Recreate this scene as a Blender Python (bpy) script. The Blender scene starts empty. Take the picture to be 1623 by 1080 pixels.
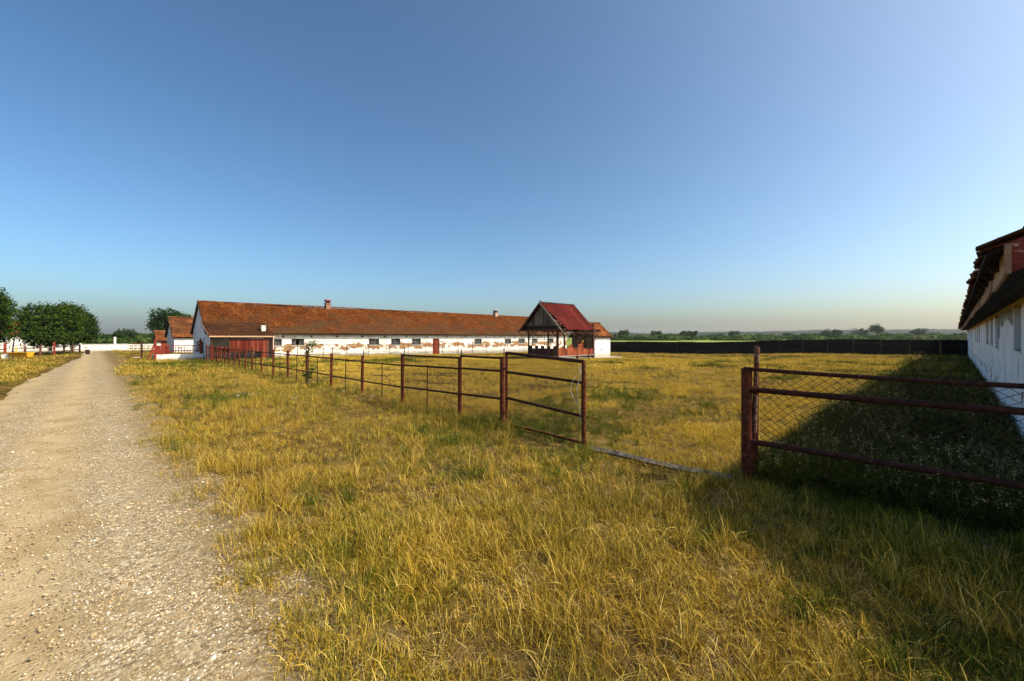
import bpy, math, random
import numpy as np
from mathutils import Vector, Matrix

# ------------------------------------------------------------------ camera, sky, sun, exposure
scn = bpy.context.scene
COL = scn.collection
cam = bpy.data.cameras.new("camera")
cam.sensor_width = 36.0
cam.lens = 36.0 * 670.0 / 1623.0
cam.shift_y = -6.0 / 1623.0
cam.clip_start = 0.05
cam.clip_end = 9000.0
camo = bpy.data.objects.new("camera", cam)
camo.location = (0, 0, 1.9)
camo.rotation_euler = (math.radians(90), 0, math.radians(-44.7))
COL.objects.link(camo)
scn.camera = camo

SUN = Vector((0.60, -0.877, 1.0)).normalized()
SUN_EL = math.asin(SUN.z)
SUN_AZ = math.atan2(SUN.x, SUN.y)
world = bpy.data.worlds.new("World")
scn.world = world
world.use_nodes = True
wn = world.node_tree
bgn = wn.nodes["Background"]
sky = wn.nodes.new("ShaderNodeTexSky")
sky.sky_type = 'NISHITA'
sky.sun_disc = False
sky.sun_elevation = SUN_EL
sky.sun_rotation = SUN_AZ
sky.altitude = 100
sky.air_density = 0.7
sky.dust_density = 3.0
sky.ozone_density = 1.0
gam = wn.nodes.new("ShaderNodeGamma")
gam.inputs[1].default_value = 1.2
wn.links.new(sky.outputs[0], gam.inputs[0])
bw = wn.nodes.new("ShaderNodeRGBToBW")
wn.links.new(gam.outputs[0], bw.inputs[0])
sat = wn.nodes.new("ShaderNodeMix")
sat.data_type = 'RGBA'
sat.clamp_factor = False
sat.inputs[0].default_value = 1.36
wn.links.new(bw.outputs[0], sat.inputs[6])
wn.links.new(gam.outputs[0], sat.inputs[7])
wbal = wn.nodes.new("ShaderNodeMix")
wbal.data_type = 'RGBA'
wbal.blend_type = 'MULTIPLY'
wbal.inputs[0].default_value = 1.0
wbal.inputs[7].default_value = (0.98, 1.03, 0.90, 1)
wn.links.new(sat.outputs[2], wbal.inputs[6])
wn.links.new(wbal.outputs[2], bgn.inputs[0])
bgn.inputs[1].default_value = 0.132
sl = bpy.data.lights.new("sun", 'SUN')
sl.energy = 5.0
sl.angle = math.radians(0.53)
sl.color = (1.0, 0.89, 0.72)
slo = bpy.data.objects.new("sun", sl)
slo.rotation_euler = SUN.to_track_quat('Z', 'Y').to_euler()
COL.objects.link(slo)
scn.view_settings.view_transform = 'Standard'
scn.view_settings.look = 'None'
scn.view_settings.exposure = 0.22
scn.view_settings.gamma = 1.0
scn.cycles.use_denoising = True
scn.cycles.denoiser = 'OPENIMAGEDENOISE'
scn.cycles.denoising_prefilter = 'ACCURATE'
scn.cycles.denoising_input_passes = 'RGB_ALBEDO_NORMAL'

R = random.Random(7)
NR = np.random.RandomState(11)
CAMPOS = np.array((0.0, 0.0))
FWD = np.array((0.7034, 0.7108))
RGT = np.array((0.7108, -0.7034))


def place(lat, dist):
    """ground position 'dist' metres ahead of the viewpoint and 'lat' metres to its right"""
    p = FWD * dist + RGT * lat
    return float(p[0]), float(p[1])


def sstep(x):
    x = np.clip(x, 0, 1)
    return x * x * (3 - 2 * x)


def vnoise(x, y, scale=1.0, seed=0):
    x = np.asarray(x, float) / scale
    y = np.asarray(y, float) / scale
    xi = np.floor(x).astype(np.int64)
    yi = np.floor(y).astype(np.int64)
    xf = sstep(x - xi)
    yf = sstep(y - yi)

    def h(a, b):
        n = (a * 374761393 + b * 668265263 + seed * 982451653) & 0x7fffffff
        n = ((n ^ (n >> 13)) * 1274126177) & 0x7fffffff
        return ((n ^ (n >> 16)) & 0xffff) / 65535.0
    a = h(xi, yi) * (1 - xf) + h(xi + 1, yi) * xf
    b = h(xi, yi + 1) * (1 - xf) + h(xi + 1, yi + 1) * xf
    return a * (1 - yf) + b * yf


def gz(u, v):
    u = np.asarray(u, float)
    v = np.asarray(v, float)
    z = -0.35 * sstep((u - 12) / 30.0) * sstep((v - 8) / 14.0)
    d = np.hypot(u, v)
    amp = np.clip(1 - d / 60.0, 0, 1) * sstep((u - 1.2) / 1.5)
    z = z + amp * (0.10 * (vnoise(u, v, 3.1, 3) - 0.5) + 0.05 * (vnoise(u, v, 1.1, 4) - 0.5))
    return z


def gzf(u, v):
    return float(gz(u, v))


# ------------------------------------------------------------------ materials
def new_mat(name):
    m = bpy.data.materials.new(name)
    m.use_nodes = True
    nt = m.node_tree
    for n in list(nt.nodes):
        nt.nodes.remove(n)
    out = nt.nodes.new("ShaderNodeOutputMaterial")
    return m, nt, out


def nd(nt, kind, **kw):
    n = nt.nodes.new(kind)
    for k, v in kw.items():
        if k.startswith("i_"):
            n.inputs[int(k[2:])].default_value = v
        else:
            setattr(n, k, v)
    return n


def ramp(nt, fac, stops, interp='LINEAR'):
    r = nt.nodes.new("ShaderNodeValToRGB")
    r.color_ramp.interpolation = interp
    el = r.color_ramp.elements
    while len(el) < len(stops):
        el.new(0.5)
    for e, (p, c) in zip(el, stops):
        e.position = p
        e.color = (c[0], c[1], c[2], 1) if len(c) == 3 else c
    nt.links.new(fac, r.inputs[0])
    return r.outputs[0]


def mth(nt, op, a, b=None, clamp=False):
    n = nt.nodes.new("ShaderNodeMath")
    n.operation = op
    n.use_clamp = clamp
    for i, s in enumerate((a, b)):
        if s is None:
            continue
        if isinstance(s, (int, float)):
            n.inputs[i].default_value = s
        else:
            nt.links.new(s, n.inputs[i])
    return n.outputs[0]


def mixc(nt, fac, a, b):
    n = nt.nodes.new("ShaderNodeMix")
    n.data_type = 'RGBA'
    for s, i in ((fac, 0), (a, 6), (b, 7)):
        if isinstance(s, (int, float)):
            n.inputs[i].default_value = s
        elif isinstance(s, tuple):
            n.inputs[i].default_value = (*s, 1)
        else:
            nt.links.new(s, n.inputs[i])
    return n.outputs[2]


def noise(nt, vec, scale, detail=4, rough=0.6):
    n = nt.nodes.new("ShaderNodeTexNoise")
    n.inputs['Scale'].default_value = scale
    n.inputs['Detail'].default_value = detail
    n.inputs['Roughness'].default_value = rough
    if vec is not None:
        nt.links.new(vec, n.inputs['Vector'])
    return n.outputs[0]


def position(nt, scale=None):
    g = nt.nodes.new("ShaderNodeNewGeometry")
    if scale is None:
        return g.outputs['Position']
    m = nt.nodes.new("ShaderNodeMapping")
    m.inputs['Scale'].default_value = scale
    nt.links.new(g.outputs['Position'], m.inputs[0])
    return m.outputs[0]


def attr(nt, name='rnd'):
    a = nt.nodes.new("ShaderNodeAttribute")
    a.attribute_name = name
    return a.outputs['Fac']


def finish(nt, out, col, rough=0.8, height=None, bump=0.3, dist=0.02, metallic=0.0, spec=0.12):
    p = nt.nodes.new("ShaderNodeBsdfPrincipled")
    if isinstance(col, tuple):
        p.inputs['Base Color'].default_value = (*col, 1)
    else:
        nt.links.new(col, p.inputs['Base Color'])
    p.inputs['Roughness'].default_value = rough
    p.inputs['Metallic'].default_value = metallic
    p.inputs['Specular IOR Level'].default_value = spec
    if height is not None:
        b = nt.nodes.new("ShaderNodeBump")
        b.inputs['Strength'].default_value = bump
        b.inputs['Distance'].default_value = dist
        nt.links.new(height, b.inputs['Height'])
        nt.links.new(b.outputs[0], p.inputs['Normal'])
    nt.links.new(p.outputs[0], out.inputs[0])
    return p


def simple(name, stops, scale=8.0, stretch=None, rnd=0.0, rough=0.8, bump=0.3, dist=0.01, spec=0.12, detail=5):
    """noise (plus per-piece random) through a colour ramp"""
    m, nt, out = new_mat(name)
    pos = position(nt, stretch)
    f = noise(nt, pos, scale, detail)
    h = f
    if rnd:
        f = mth(nt, 'ADD', mth(nt, 'MULTIPLY', f, 1 - rnd), mth(nt, 'MULTIPLY', attr(nt), rnd))
    c = ramp(nt, f, stops)
    finish(nt, out, c, rough, h, bump, dist, spec=spec)
    return m


M = {}
M['rust'] = simple('rust_pipe', [(0.3, (0.030, 0.009, 0.005)), (0.5, (0.10, 0.024, 0.010)), (0.66, (0.17, 0.05, 0.022)), (0.85, (0.28, 0.16, 0.10))], 14, rough=0.6, bump=0.5, dist=0.004)
M['rustdark'] = simple('rust_pipe_dark', [(0.3, (0.022, 0.009, 0.006)), (0.55, (0.055, 0.018, 0.010)), (0.70, (0.10, 0.034, 0.018)), (0.74, (0.36, 0.32, 0.27))], 16, rough=0.65, bump=0.5, dist=0.004)
M['redpaint'] = simple('red_paint', [(0.3, (0.15, 0.018, 0.011)), (0.6, (0.25, 0.034, 0.018)), (0.8, (0.20, 0.075, 0.042))], 9, rough=0.55)
M['wire'] = simple('rusty_wire', [(0.3, (0.035, 0.018, 0.012)), (0.7, (0.10, 0.05, 0.03))], 30, rough=0.6, bump=0)
M['oldwood'] = simple('weathered_wood', [(0.25, (0.06, 0.045, 0.03)), (0.5, (0.17, 0.13, 0.085)), (0.8, (0.30, 0.25, 0.18))], 3, stretch=(8, 8, 0.8), rnd=0.4, bump=0.6)
M['greybeam'] = simple('grey_beam', [(0.3, (0.07, 0.06, 0.045)), (0.55, (0.20, 0.175, 0.14)), (0.85, (0.36, 0.33, 0.28))], 11, bump=0.8)
M['redwood'] = simple('red_painted_boards', [(0.25, (0.075, 0.012, 0.007)), (0.55, (0.17, 0.026, 0.014)), (0.85, (0.26, 0.075, 0.038))], 4, stretch=(6, 6, 1), rnd=0.45, bump=0.4)
M['brownwood'] = simple('brown_boards', [(0.3, (0.055, 0.026, 0.018)), (0.6, (0.11, 0.045, 0.03)), (0.85, (0.17, 0.09, 0.06))], 4, stretch=(6, 6, 1), rnd=0.35, bump=0.4)
M['blackwood'] = simple('tarred_boards', [(0.3, (0.008, 0.006, 0.004)), (0.65, (0.018, 0.013, 0.009)), (0.9, (0.05, 0.036, 0.024))], 2, stretch=(2, 2, 9), rnd=0.4, bump=0.3)
M['rustsheet'] = simple('rusted_sheet', [(0.28, (0.09, 0.022, 0.010)), (0.5, (0.25, 0.058, 0.020)), (0.7, (0.34, 0.10, 0.04)), (0.85, (0.24, 0.13, 0.085))], 4, stretch=(1, 1, .5), rnd=0.3, rough=0.75)
M['redsheet'] = simple('red_roof_sheet', [(0.3, (0.042, 0.005, 0.004)), (0.55, (0.085, 0.010, 0.008)), (0.8, (0.13, 0.024, 0.015))], 1.6, stretch=(2.2, .6, .6), rnd=0.35, rough=0.9, spec=0.08)
M['fasciared'] = simple('flaking_red_fascia', [(0.3, (0.16, 0.03, 0.02)), (0.58, (0.27, 0.055, 0.038)), (0.62, (0.50, 0.38, 0.22)), (0.74, (0.58, 0.48, 0.33))], 9, stretch=(1, 1, 2.2), bump=0.5)
M['fascia'] = simple('bare_fascia_wood', [(0.3, (0.24, 0.125, 0.066)), (0.55, (0.46, 0.27, 0.155)), (0.8, (0.58, 0.39, 0.25))], 5, stretch=(.7, 6, 6), rnd=0.3, bump=0.5)
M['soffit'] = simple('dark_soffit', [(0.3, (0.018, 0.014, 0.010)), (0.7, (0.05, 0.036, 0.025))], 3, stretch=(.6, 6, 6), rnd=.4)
M['concrete'] = simple('concrete', [(0.3, (0.34, 0.31, 0.26)), (0.7, (0.5, 0.47, 0.41))], 5, bump=0.4)
M['greyplaster'] = simple('bare_grey_plaster', [(0.3, (0.20, 0.185, 0.16)), (0.7, (0.36, 0.34, 0.30))], 4, bump=0.5)
M['yellow'] = simple('yellow_paint', [(0.3, (0.62, 0.30, 0.015)), (0.75, (0.78, 0.44, 0.03))], 6, rough=0.5)
M['black'] = simple('black_metal', [(0.3, (0.012, 0.012, 0.012)), (0.7, (0.04, 0.035, 0.03))], 8)
M['white'] = simple('white_paint', [(0.25, (0.60, 0.57, 0.50)), (0.5, (0.78, 0.76, 0.70)), (0.8, (0.82, 0.80, 0.75))], 3, bump=0.2)
M['brick'] = simple('chimney_brick', [(0.3, (0.22, 0.10, 0.065)), (0.6, (0.38, 0.24, 0.17)), (0.8, (0.5, 0.4, 0.3))], 9, rnd=0.4, bump=0.5)
M['wrap'] = simple('pale_wrapping', [(0.3, (0.07, 0.028, 0.016)), (0.55, (0.20, 0.11, 0.075)), (0.75, (0.42, 0.33, 0.26))], 22, bump=0.5)
M['twine'] = simple('pale_twine', [(0.3, (0.42, 0.52, 0.55)), (0.7, (0.62, 0.7, 0.7))], 20)
M['bark'] = simple('bark', [(0.3, (0.055, 0.04, 0.028)), (0.7, (0.16, 0.12, 0.085))], 6, stretch=(4, 4, 1), bump=0.8)
M['palebark'] = simple('whitewashed_bark', [(0.3, (0.30, 0.25, 0.19)), (0.7, (0.55, 0.5, 0.42))], 6, stretch=(3, 3, 1), bump=0.8)
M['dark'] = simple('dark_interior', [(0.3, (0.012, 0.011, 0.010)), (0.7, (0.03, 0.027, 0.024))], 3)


def glass_mat():
    m, nt, out = new_mat('dusty_glass')
    f = noise(nt, position(nt), 5, 3)
    finish(nt, out, ramp(nt, f, [(0.35, (0.02, 0.022, 0.024)), (0.7, (0.09, 0.10, 0.10))]), 0.22, spec=0.6)
    return m


M['glass'] = glass_mat()


def tile_mat(name, stops, lich=(0.09, 0.065, 0.04), lich_at=0.58, low=None):
    m, nt, out = new_mat(name)
    pos = position(nt)
    f = noise(nt, pos, 0.8, 5, 0.65)
    fine = noise(nt, pos, 22, 3)
    g = mth(nt, 'ADD', mth(nt, 'MULTIPLY', f, 0.72), mth(nt, 'MULTIPLY', attr(nt), 0.28))
    c = ramp(nt, g, stops)
    lm = noise(nt, position(nt, (0.35, 0.9, 0.9)), 1.0, 6, 0.7)
    if low is not None:
        sp = nd(nt, "ShaderNodeSeparateXYZ")
        nt.links.new(pos, sp.inputs[0])
        lo = nd(nt, "ShaderNodeMapRange")
        lo.inputs[1].default_value = low[1]
        lo.inputs[2].default_value = low[0]
        lo.inputs[3].default_value = -0.05
        lo.inputs[4].default_value = 0.16
        nt.links.new(sp.outputs[2], lo.inputs[0])
        lm = mth(nt, 'ADD', lm, lo.outputs[0])
    lm2 = ramp(nt, lm, [(lich_at - 0.06, (0, 0, 0)), (lich_at + 0.10, (1, 1, 1))])
    c = mixc(nt, mth(nt, 'MULTIPLY', lm2, 0.75), c, lich)
    c = mixc(nt, mth(nt, 'MULTIPLY', fine, 0.35), c, (0.11, 0.05, 0.024))
    finish(nt, out, c, 1.0, fine, 0.4, 0.01, spec=0.0)
    return m


TSTOPS = [(0.22, (0.04, 0.014, 0.005)), (0.42, (0.088, 0.026, 0.007)), (0.58, (0.145, 0.042, 0.009)), (0.75, (0.22, 0.080, 0.018)), (0.9, (0.29, 0.15, 0.05))]
M['tile'] = tile_mat('clay_tile', TSTOPS, (0.075, 0.05, 0.028), 0.57, low=(2.3, 4.6))
M['tiledark'] = tile_mat('old_dark_tile', [(0.2, (0.026, 0.012, 0.008)), (0.5, (0.068, 0.026, 0.014)), (0.8, (0.13, 0.05, 0.026))], (0.03, 0.021, 0.014), 0.5)
M['tilemix'] = tile_mat('patched_clay_tile', [(0.2, (0.06, 0.022, 0.010)), (0.45, (0.17, 0.052, 0.02)), (0.62, (0.30, 0.105, 0.034)), (0.8, (0.36, 0.19, 0.075))], (0.07, 0.035, 0.02), 0.5)
M['tileorange'] = tile_mat('bright_clay_tile', [(0.2, (0.42, 0.11, 0.035)), (0.6, (0.58, 0.18, 0.055)), (0.9, (0.62, 0.27, 0.1))], (0.35, 0.13, 0.06), 0.68)


def whitewash(name, zlo, zhi, amount, base=((0.66, 0.63, 0.56), (0.80, 0.78, 0.73)), ochre=None, scratches=0.0):
    """lime-washed wall: plaster fallen off in patches (brick and mud showing) between two heights"""
    m, nt, out = new_mat(name)
    pos = position(nt)
    sep = nd(nt, "ShaderNodeSeparateXYZ")
    nt.links.new(pos, sep.inputs[0])
    z = sep.outputs[2]
    soft = noise(nt, pos, 1.3, 5)
    c = ramp(nt, soft, [(0.3, base[0]), (0.6, base[1])])
    n1 = noise(nt, position(nt, (1.15, 1.15, 2.0)), 1.0, 8, 0.68)
    band = mth(nt, 'MULTIPLY', ramp(nt, z, [(0, (0, 0, 0)), (1, (1, 1, 1))]), 1.0)
    up = nd(nt, "ShaderNodeMapRange", interpolation_type='SMOOTHSTEP')
    up.inputs[1].default_value = zlo
    up.inputs[2].default_value = zlo + 0.5
    nt.links.new(z, up.inputs[0])
    dn = nd(nt, "ShaderNodeMapRange", interpolation_type='SMOOTHSTEP')
    dn.inputs[1].default_value = zhi
    dn.inputs[2].default_value = zhi - 0.5
    nt.links.new(z, dn.inputs[0])
    bandm = mth(nt, 'MULTIPLY', up.outputs[0], dn.outputs[0])
    fld = mth(nt, 'MULTIPLY', n1, mth(nt, 'ADD', mth(nt, 'MULTIPLY', bandm, 0.35), 0.75))
    peel = ramp(nt, fld, [(0.62 - amount, (0, 0, 0)), (0.632 - amount, (1, 1, 1))])
    fine = noise(nt, pos, 7, 4)
    under = ramp(nt, fine, [(0.3, (0.12, 0.07, 0.035)), (0.48, (0.28, 0.14, 0.062)), (0.60, (0.36, 0.24, 0.12)), (0.72, (0.46, 0.39, 0.28))])
    c = mixc(nt, peel, c, under)
    # stained foot
    ft = nd(nt, "ShaderNodeMapRange", interpolation_type='SMOOTHSTEP')
    ft.inputs[1].default_value = 0.12
    ft.inputs[2].default_value = -0.25
    nt.links.new(mth(nt, 'ADD', z, mth(nt, 'MULTIPLY', noise(nt, pos, 2.5, 4), -0.45)), ft.inputs[0])
    c = mixc(nt, mth(nt, 'MULTIPLY', ft.outputs[0], 0.75), c, (0.30, 0.265, 0.20))
    hgt = mth(nt, 'SUBTRACT', mth(nt, 'MULTIPLY', fine, 0.3), peel)
    if ochre is not None:
        oc = nd(nt, "ShaderNodeMapRange")
        oc.inputs[1].default_value = ochre
        oc.inputs[2].default_value = ochre + 0.05
        nt.links.new(mth(nt, 'ADD', z, mth(nt, 'MULTIPLY', noise(nt, pos, 1.6, 5), -0.28)), oc.inputs[0])
        c = mixc(nt, mth(nt, 'MULTIPLY', oc.outputs[0], 0.9), c, (0.50, 0.33, 0.055))
    if scratches:
        s1 = noise(nt, position(nt, (3.2, 3.2, 0.8)), 1.6, 5, 0.7)
        sm = ramp(nt, s1, [(0.575, (0, 0, 0)), (0.63, (1, 1, 1))])
        hz = nd(nt, "ShaderNodeMapRange")
        hz.inputs[1].default_value = 1.9
        hz.inputs[2].default_value = 1.4
        nt.links.new(z, hz.inputs[0])
        c = mixc(nt, mth(nt, 'MULTIPLY', mth(nt, 'MULTIPLY', sm, hz.outputs[0]), scratches), c, (0.15, 0.13, 0.10))
    finish(nt, out, c, 0.9, hgt, 0.5, 0.015)
    return m


M['barnwall'] = whitewash('peeling_whitewash', 0.25, 1.5, 0.118, base=((0.52, 0.48, 0.40), (0.82, 0.80, 0.74)))
M['cleanwall'] = whitewash('sound_whitewash', 0.1, 1.0, 0.0, base=((0.72, 0.70, 0.65), (0.82, 0.80, 0.76)))
M['rightwall'] = whitewash('scraped_whitewash', 0.2, 1.2, 0.015, base=((0.78, 0.765, 0.73), (0.88, 0.87, 0.85)), ochre=2.30, scratches=0.85)


def leaf_mat(name, cols, trans=0.25):
    m, nt, out = new_mat(name)
    oi = nd(nt, "ShaderNodeObjectInfo")
    f = mth(nt, 'ADD', mth(nt, 'MULTIPLY', attr(nt), 0.7), mth(nt, 'MULTIPLY', oi.outputs['Random'], 0.3))
    c = ramp(nt, f, [(i / (len(cols) - 1), k) for i, k in enumerate(cols)])
    d = nd(nt, "ShaderNodeBsdfDiffuse")
    t = nd(nt, "ShaderNodeBsdfTranslucent")
    mx = nd(nt, "ShaderNodeMixShader")
    mx.inputs[0].default_value = trans
    nt.links.new(c, d.inputs[0])
    nt.links.new(c, t.inputs[0])
    nt.links.new(d.outputs[0], mx.inputs[1])
    nt.links.new(t.outputs[0], mx.inputs[2])
    nt.links.new(mx.outputs[0], out.inputs[0])
    return m


M['leaf'] = leaf_mat('tree_leaf', [(0.012, 0.032, 0.006), (0.030, 0.064, 0.010), (0.085, 0.125, 0.018)])
M['leafdark'] = leaf_mat('dark_tree_leaf', [(0.012, 0.032, 0.010), (0.024, 0.055, 0.014), (0.045, 0.085, 0.020)])
M['leafpale'] = leaf_mat('pale_tree_leaf', [(0.05, 0.085, 0.02), (0.085, 0.13, 0.03), (0.13, 0.17, 0.05)])
M['flower'] = leaf_mat('white_flower', [(0.7, 0.7, 0.66), (0.8, 0.8, 0.78)], 0.2)


def grass_mat(name, dry, green, bias, trans=0.08, gold=None):
    """dry/green blades; patches of ground where the sward itself is greener or browner"""
    m, nt, out = new_mat(name)
    oi = nd(nt, "ShaderNodeObjectInfo")
    pos = position(nt)
    big = noise(nt, pos, 0.30, 3)
    mid = noise(nt, pos, 1.1, 3)
    g = mth(nt, 'ADD', mth(nt, 'MULTIPLY', big, 0.6), mth(nt, 'MULTIPLY', mid, 0.4))
    g = mth(nt, 'ADD', g, mth(nt, 'MULTIPLY', mth(nt, 'SUBTRACT', oi.outputs['Random'], 0.5), 0.22))
    sx = nd(nt, "ShaderNodeSeparateXYZ")
    nt.links.new(pos, sx.inputs[0])
    sw = nd(nt, "ShaderNodeMapRange")
    sw.inputs[1].default_value = 7.5
    sw.inputs[2].default_value = 5.5
    sw.inputs[3].default_value = -0.025
    sw.inputs[4].default_value = 0.03
    nt.links.new(sx.outputs[0], sw.inputs[0])
    g = mth(nt, 'ADD', g, sw.outputs[0])
    r = attr(nt)
    cd = ramp(nt, r, [(i / (len(dry) - 1), k) for i, k in enumerate(dry)])
    if gold is not None:       # the paddock is grazed down to paler, drier straw than the verge outside the fence
        cp = ramp(nt, r, [(i / (len(gold) - 1), k) for i, k in enumerate(gold)])
        pd = nd(nt, "ShaderNodeMapRange")
        pd.inputs[1].default_value = 6.0
        pd.inputs[2].default_value = 9.5
        nt.links.new(sx.outputs[0], pd.inputs[0])
        cd = mixc(nt, pd.outputs[0], cd, cp)
    cg = ramp(nt, r, [(i / (len(green) - 1), k) for i, k in enumerate(green)])
    fac = nd(nt, "ShaderNodeMapRange")
    fac.inputs[1].default_value = bias
    fac.inputs[2].default_value = bias + 0.13
    nt.links.new(g, fac.inputs[0])
    c = mixc(nt, fac.outputs[0], cd, cg)
    d = nd(nt, "ShaderNodeBsdfDiffuse")
    t = nd(nt, "ShaderNodeBsdfTranslucent")
    mx = nd(nt, "ShaderNodeMixShader")
    mx.inputs[0].default_value = trans
    for s in (d, t):
        nt.links.new(c, s.inputs[0])
    nt.links.new(d.outputs[0], mx.inputs[1])
    nt.links.new(t.outputs[0], mx.inputs[2])
    nt.links.new(mx.outputs[0], out.inputs[0])
    return m


DRY = [(0.085, 0.048, 0.007), (0.29, 0.180, 0.017), (0.48, 0.325, 0.040), (0.70, 0.53, 0.16)]
GRN = [(0.020, 0.034, 0.005), (0.060, 0.082, 0.010), (0.16, 0.165, 0.018), (0.42, 0.35, 0.055)]
M['dry'] = grass_mat('dry_grass', DRY, GRN, 0.535, gold=[(0.26, 0.150, 0.014), (0.50, 0.320, 0.028), (0.66, 0.460, 0.055), (0.78, 0.60, 0.17)])
M['green'] = grass_mat('green_grass', GRN, [(0.018, 0.038, 0.006), (0.05, 0.085, 0.011), (0.14, 0.165, 0.022)], 0.45)
M['thatch'] = grass_mat('lying_straw', [(0.20, 0.13, 0.045), (0.38, 0.27, 0.105), (0.56, 0.44, 0.22)], [(0.17, 0.12, 0.04), (0.34, 0.25, 0.09)], 0.5)
M['weed'] = leaf_mat('weed_leaf', [(0.03, 0.045, 0.008), (0.075, 0.085, 0.014), (0.17, 0.15, 0.03)], 0.25)
M['seed'] = leaf_mat('pale_seed_head', [(0.30, 0.22, 0.07), (0.46, 0.34, 0.13), (0.62, 0.52, 0.28)], 0.3)


def ground_mat():
    m, nt, out = new_mat('dry_turf_soil')
    pos = position(nt)
    f = noise(nt, pos, 0.35, 4)
    fine = noise(nt, pos, 9, 5, 0.7)
    c = ramp(nt, mth(nt, 'ADD', mth(nt, 'MULTIPLY', f, 0.5), mth(nt, 'MULTIPLY', fine, 0.5)),
             [(0.3, (0.030, 0.020, 0.008)), (0.45, (0.07, 0.046, 0.015)), (0.56, (0.14, 0.092, 0.025)), (0.7, (0.27, 0.19, 0.06))])
    finish(nt, out, c, 1.0, fine, 0.6, 0.04, spec=0.0)
    return m


M['ground'] = ground_mat()


def road_mat():
    m, nt, out = new_mat('gravel_road')
    pos = position(nt)
    v = nd(nt, "ShaderNodeTexVoronoi")
    v.inputs['Scale'].default_value = 42
    nt.links.new(pos, v.inputs['Vector'])
    v2 = nd(nt, "ShaderNodeTexVoronoi")
    v2.inputs['Scale'].default_value = 95
    nt.links.new(pos, v2.inputs['Vector'])
    s1 = nd(nt, "ShaderNodeSeparateColor")
    nt.links.new(v.outputs['Color'], s1.inputs[0])
    s2 = nd(nt, "ShaderNodeSeparateColor")
    nt.links.new(v2.outputs['Color'], s2.inputs[0])
    st = [(0.0, (0.085, 0.066, 0.038)), (0.25, (0.20, 0.155, 0.088)), (0.6, (0.33, 0.265, 0.16)), (0.88, (0.47, 0.40, 0.275)), (1.0, (0.70, 0.62, 0.46))]
    ca = ramp(nt, s1.outputs[0], st)
    cb = ramp(nt, s2.outputs[0], st)
    c = mixc(nt, 0.4, ca, cb)
    # sandy wheel tracks along the road, stonier crown and verge
    sep = nd(nt, "ShaderNodeSeparateXYZ")
    nt.links.new(pos, sep.inputs[0])
    wob = mth(nt, 'MULTIPLY', noise(nt, position(nt, (0.3, 0.12, 0.3)), 1.0, 3), 0.9)
    u = mth(nt, 'ADD', sep.outputs[0], wob)
    w1 = mth(nt, 'ABSOLUTE', mth(nt, 'ADD', u, 0.05))
    w2 = mth(nt, 'ABSOLUTE', mth(nt, 'ADD', u, 1.45))
    tr = mth(nt, 'MINIMUM', w1, w2)
    big = noise(nt, pos, 1.4, 6, 0.7)
    tm = nd(nt, "ShaderNodeMapRange", interpolation_type='SMOOTHSTEP')
    tm.inputs[1].default_value = 0.62
    tm.inputs[2].default_value = 0.12
    nt.links.new(mth(nt, 'ADD', tr, mth(nt, 'MULTIPLY', mth(nt, 'SUBTRACT', big, 0.5), 0.9)), tm.inputs[0])
    sand = ramp(nt, noise(nt, pos, 55, 4, 0.8), [(0.3, (0.31, 0.235, 0.128)), (0.7, (0.49, 0.385, 0.228))])
    c = mixc(nt, mth(nt, 'MULTIPLY', tm.outputs[0], 0.85), c, sand)
    pt = ramp(nt, big, [(0.38, (1, 1, 1)), (0.54, (0, 0, 0))])
    c = mixc(nt, mth(nt, 'MULTIPLY', pt, 0.6), c, (0.25, 0.175, 0.082))
    vg = nd(nt, "ShaderNodeMapRange", interpolation_type='SMOOTHSTEP')
    vg.inputs[1].default_value = 0.25
    vg.inputs[2].default_value = 1.25
    nt.links.new(mth(nt, 'ADD', sep.outputs[0], mth(nt, 'MULTIPLY', mth(nt, 'SUBTRACT', big, 0.5), 1.8)), vg.inputs[0])
    c = mixc(nt, mth(nt, 'MULTIPLY', vg.outputs[0], 0.92), c, mixc(nt, s1.outputs[1], (0.085, 0.060, 0.028), (0.22, 0.155, 0.07)))
    h = mth(nt, 'ADD', mth(nt, 'MULTIPLY', v.outputs['Distance'], -1.0), mth(nt, 'MULTIPLY', v2.outputs['Distance'], -0.5))
    finish(nt, out, c, 1.0, h, 0.7, 0.010, spec=0.0)
    return m


M['road'] = road_mat()
M['crop'] = simple('green_crop', [(0.3, (0.10, 0.17, 0.02)), (0.55, (0.20, 0.27, 0.035)), (0.75, (0.36, 0.36, 0.09))], 0.02, stretch=(1, 1, 1), bump=0)


def stone_mat():
    m, nt, out = new_mat('pebble')
    oi = nd(nt, "ShaderNodeObjectInfo")
    c = ramp(nt, oi.outputs['Random'], [(0.0, (0.07, 0.07, 0.072)), (0.06, (0.18, 0.145, 0.10)), (0.3, (0.34, 0.24, 0.125)), (0.50, (0.46, 0.35, 0.20)), (0.66, (0.56, 0.40, 0.19)), (0.80, (0.60, 0.50, 0.34)), (1.0, (0.78, 0.74, 0.66))])
    f = noise(nt, position(nt), 60, 3)
    c = mixc(nt, mth(nt, 'MULTIPLY', f, 0.3), c, (0.3, 0.23, 0.15))
    finish(nt, out, c, 0.8)
    return m


M['stone'] = stone_mat()


# ------------------------------------------------------------------ mesh helpers
def tag(o, label=None, cat=None, group=None, kind=None):
    if label:
        o['label'] = label
    if cat:
        o['category'] = cat
    if group:
        o['group'] = group
    if kind:
        o['kind'] = kind
    return o


def empty(name, loc=(0, 0, 0), rz=0.0):
    o = bpy.data.objects.new(name, None)
    o.location = loc
    o.rotation_euler = (0, 0, rz)
    o.empty_display_size = 0.2
    COL.objects.link(o)
    return o


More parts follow.
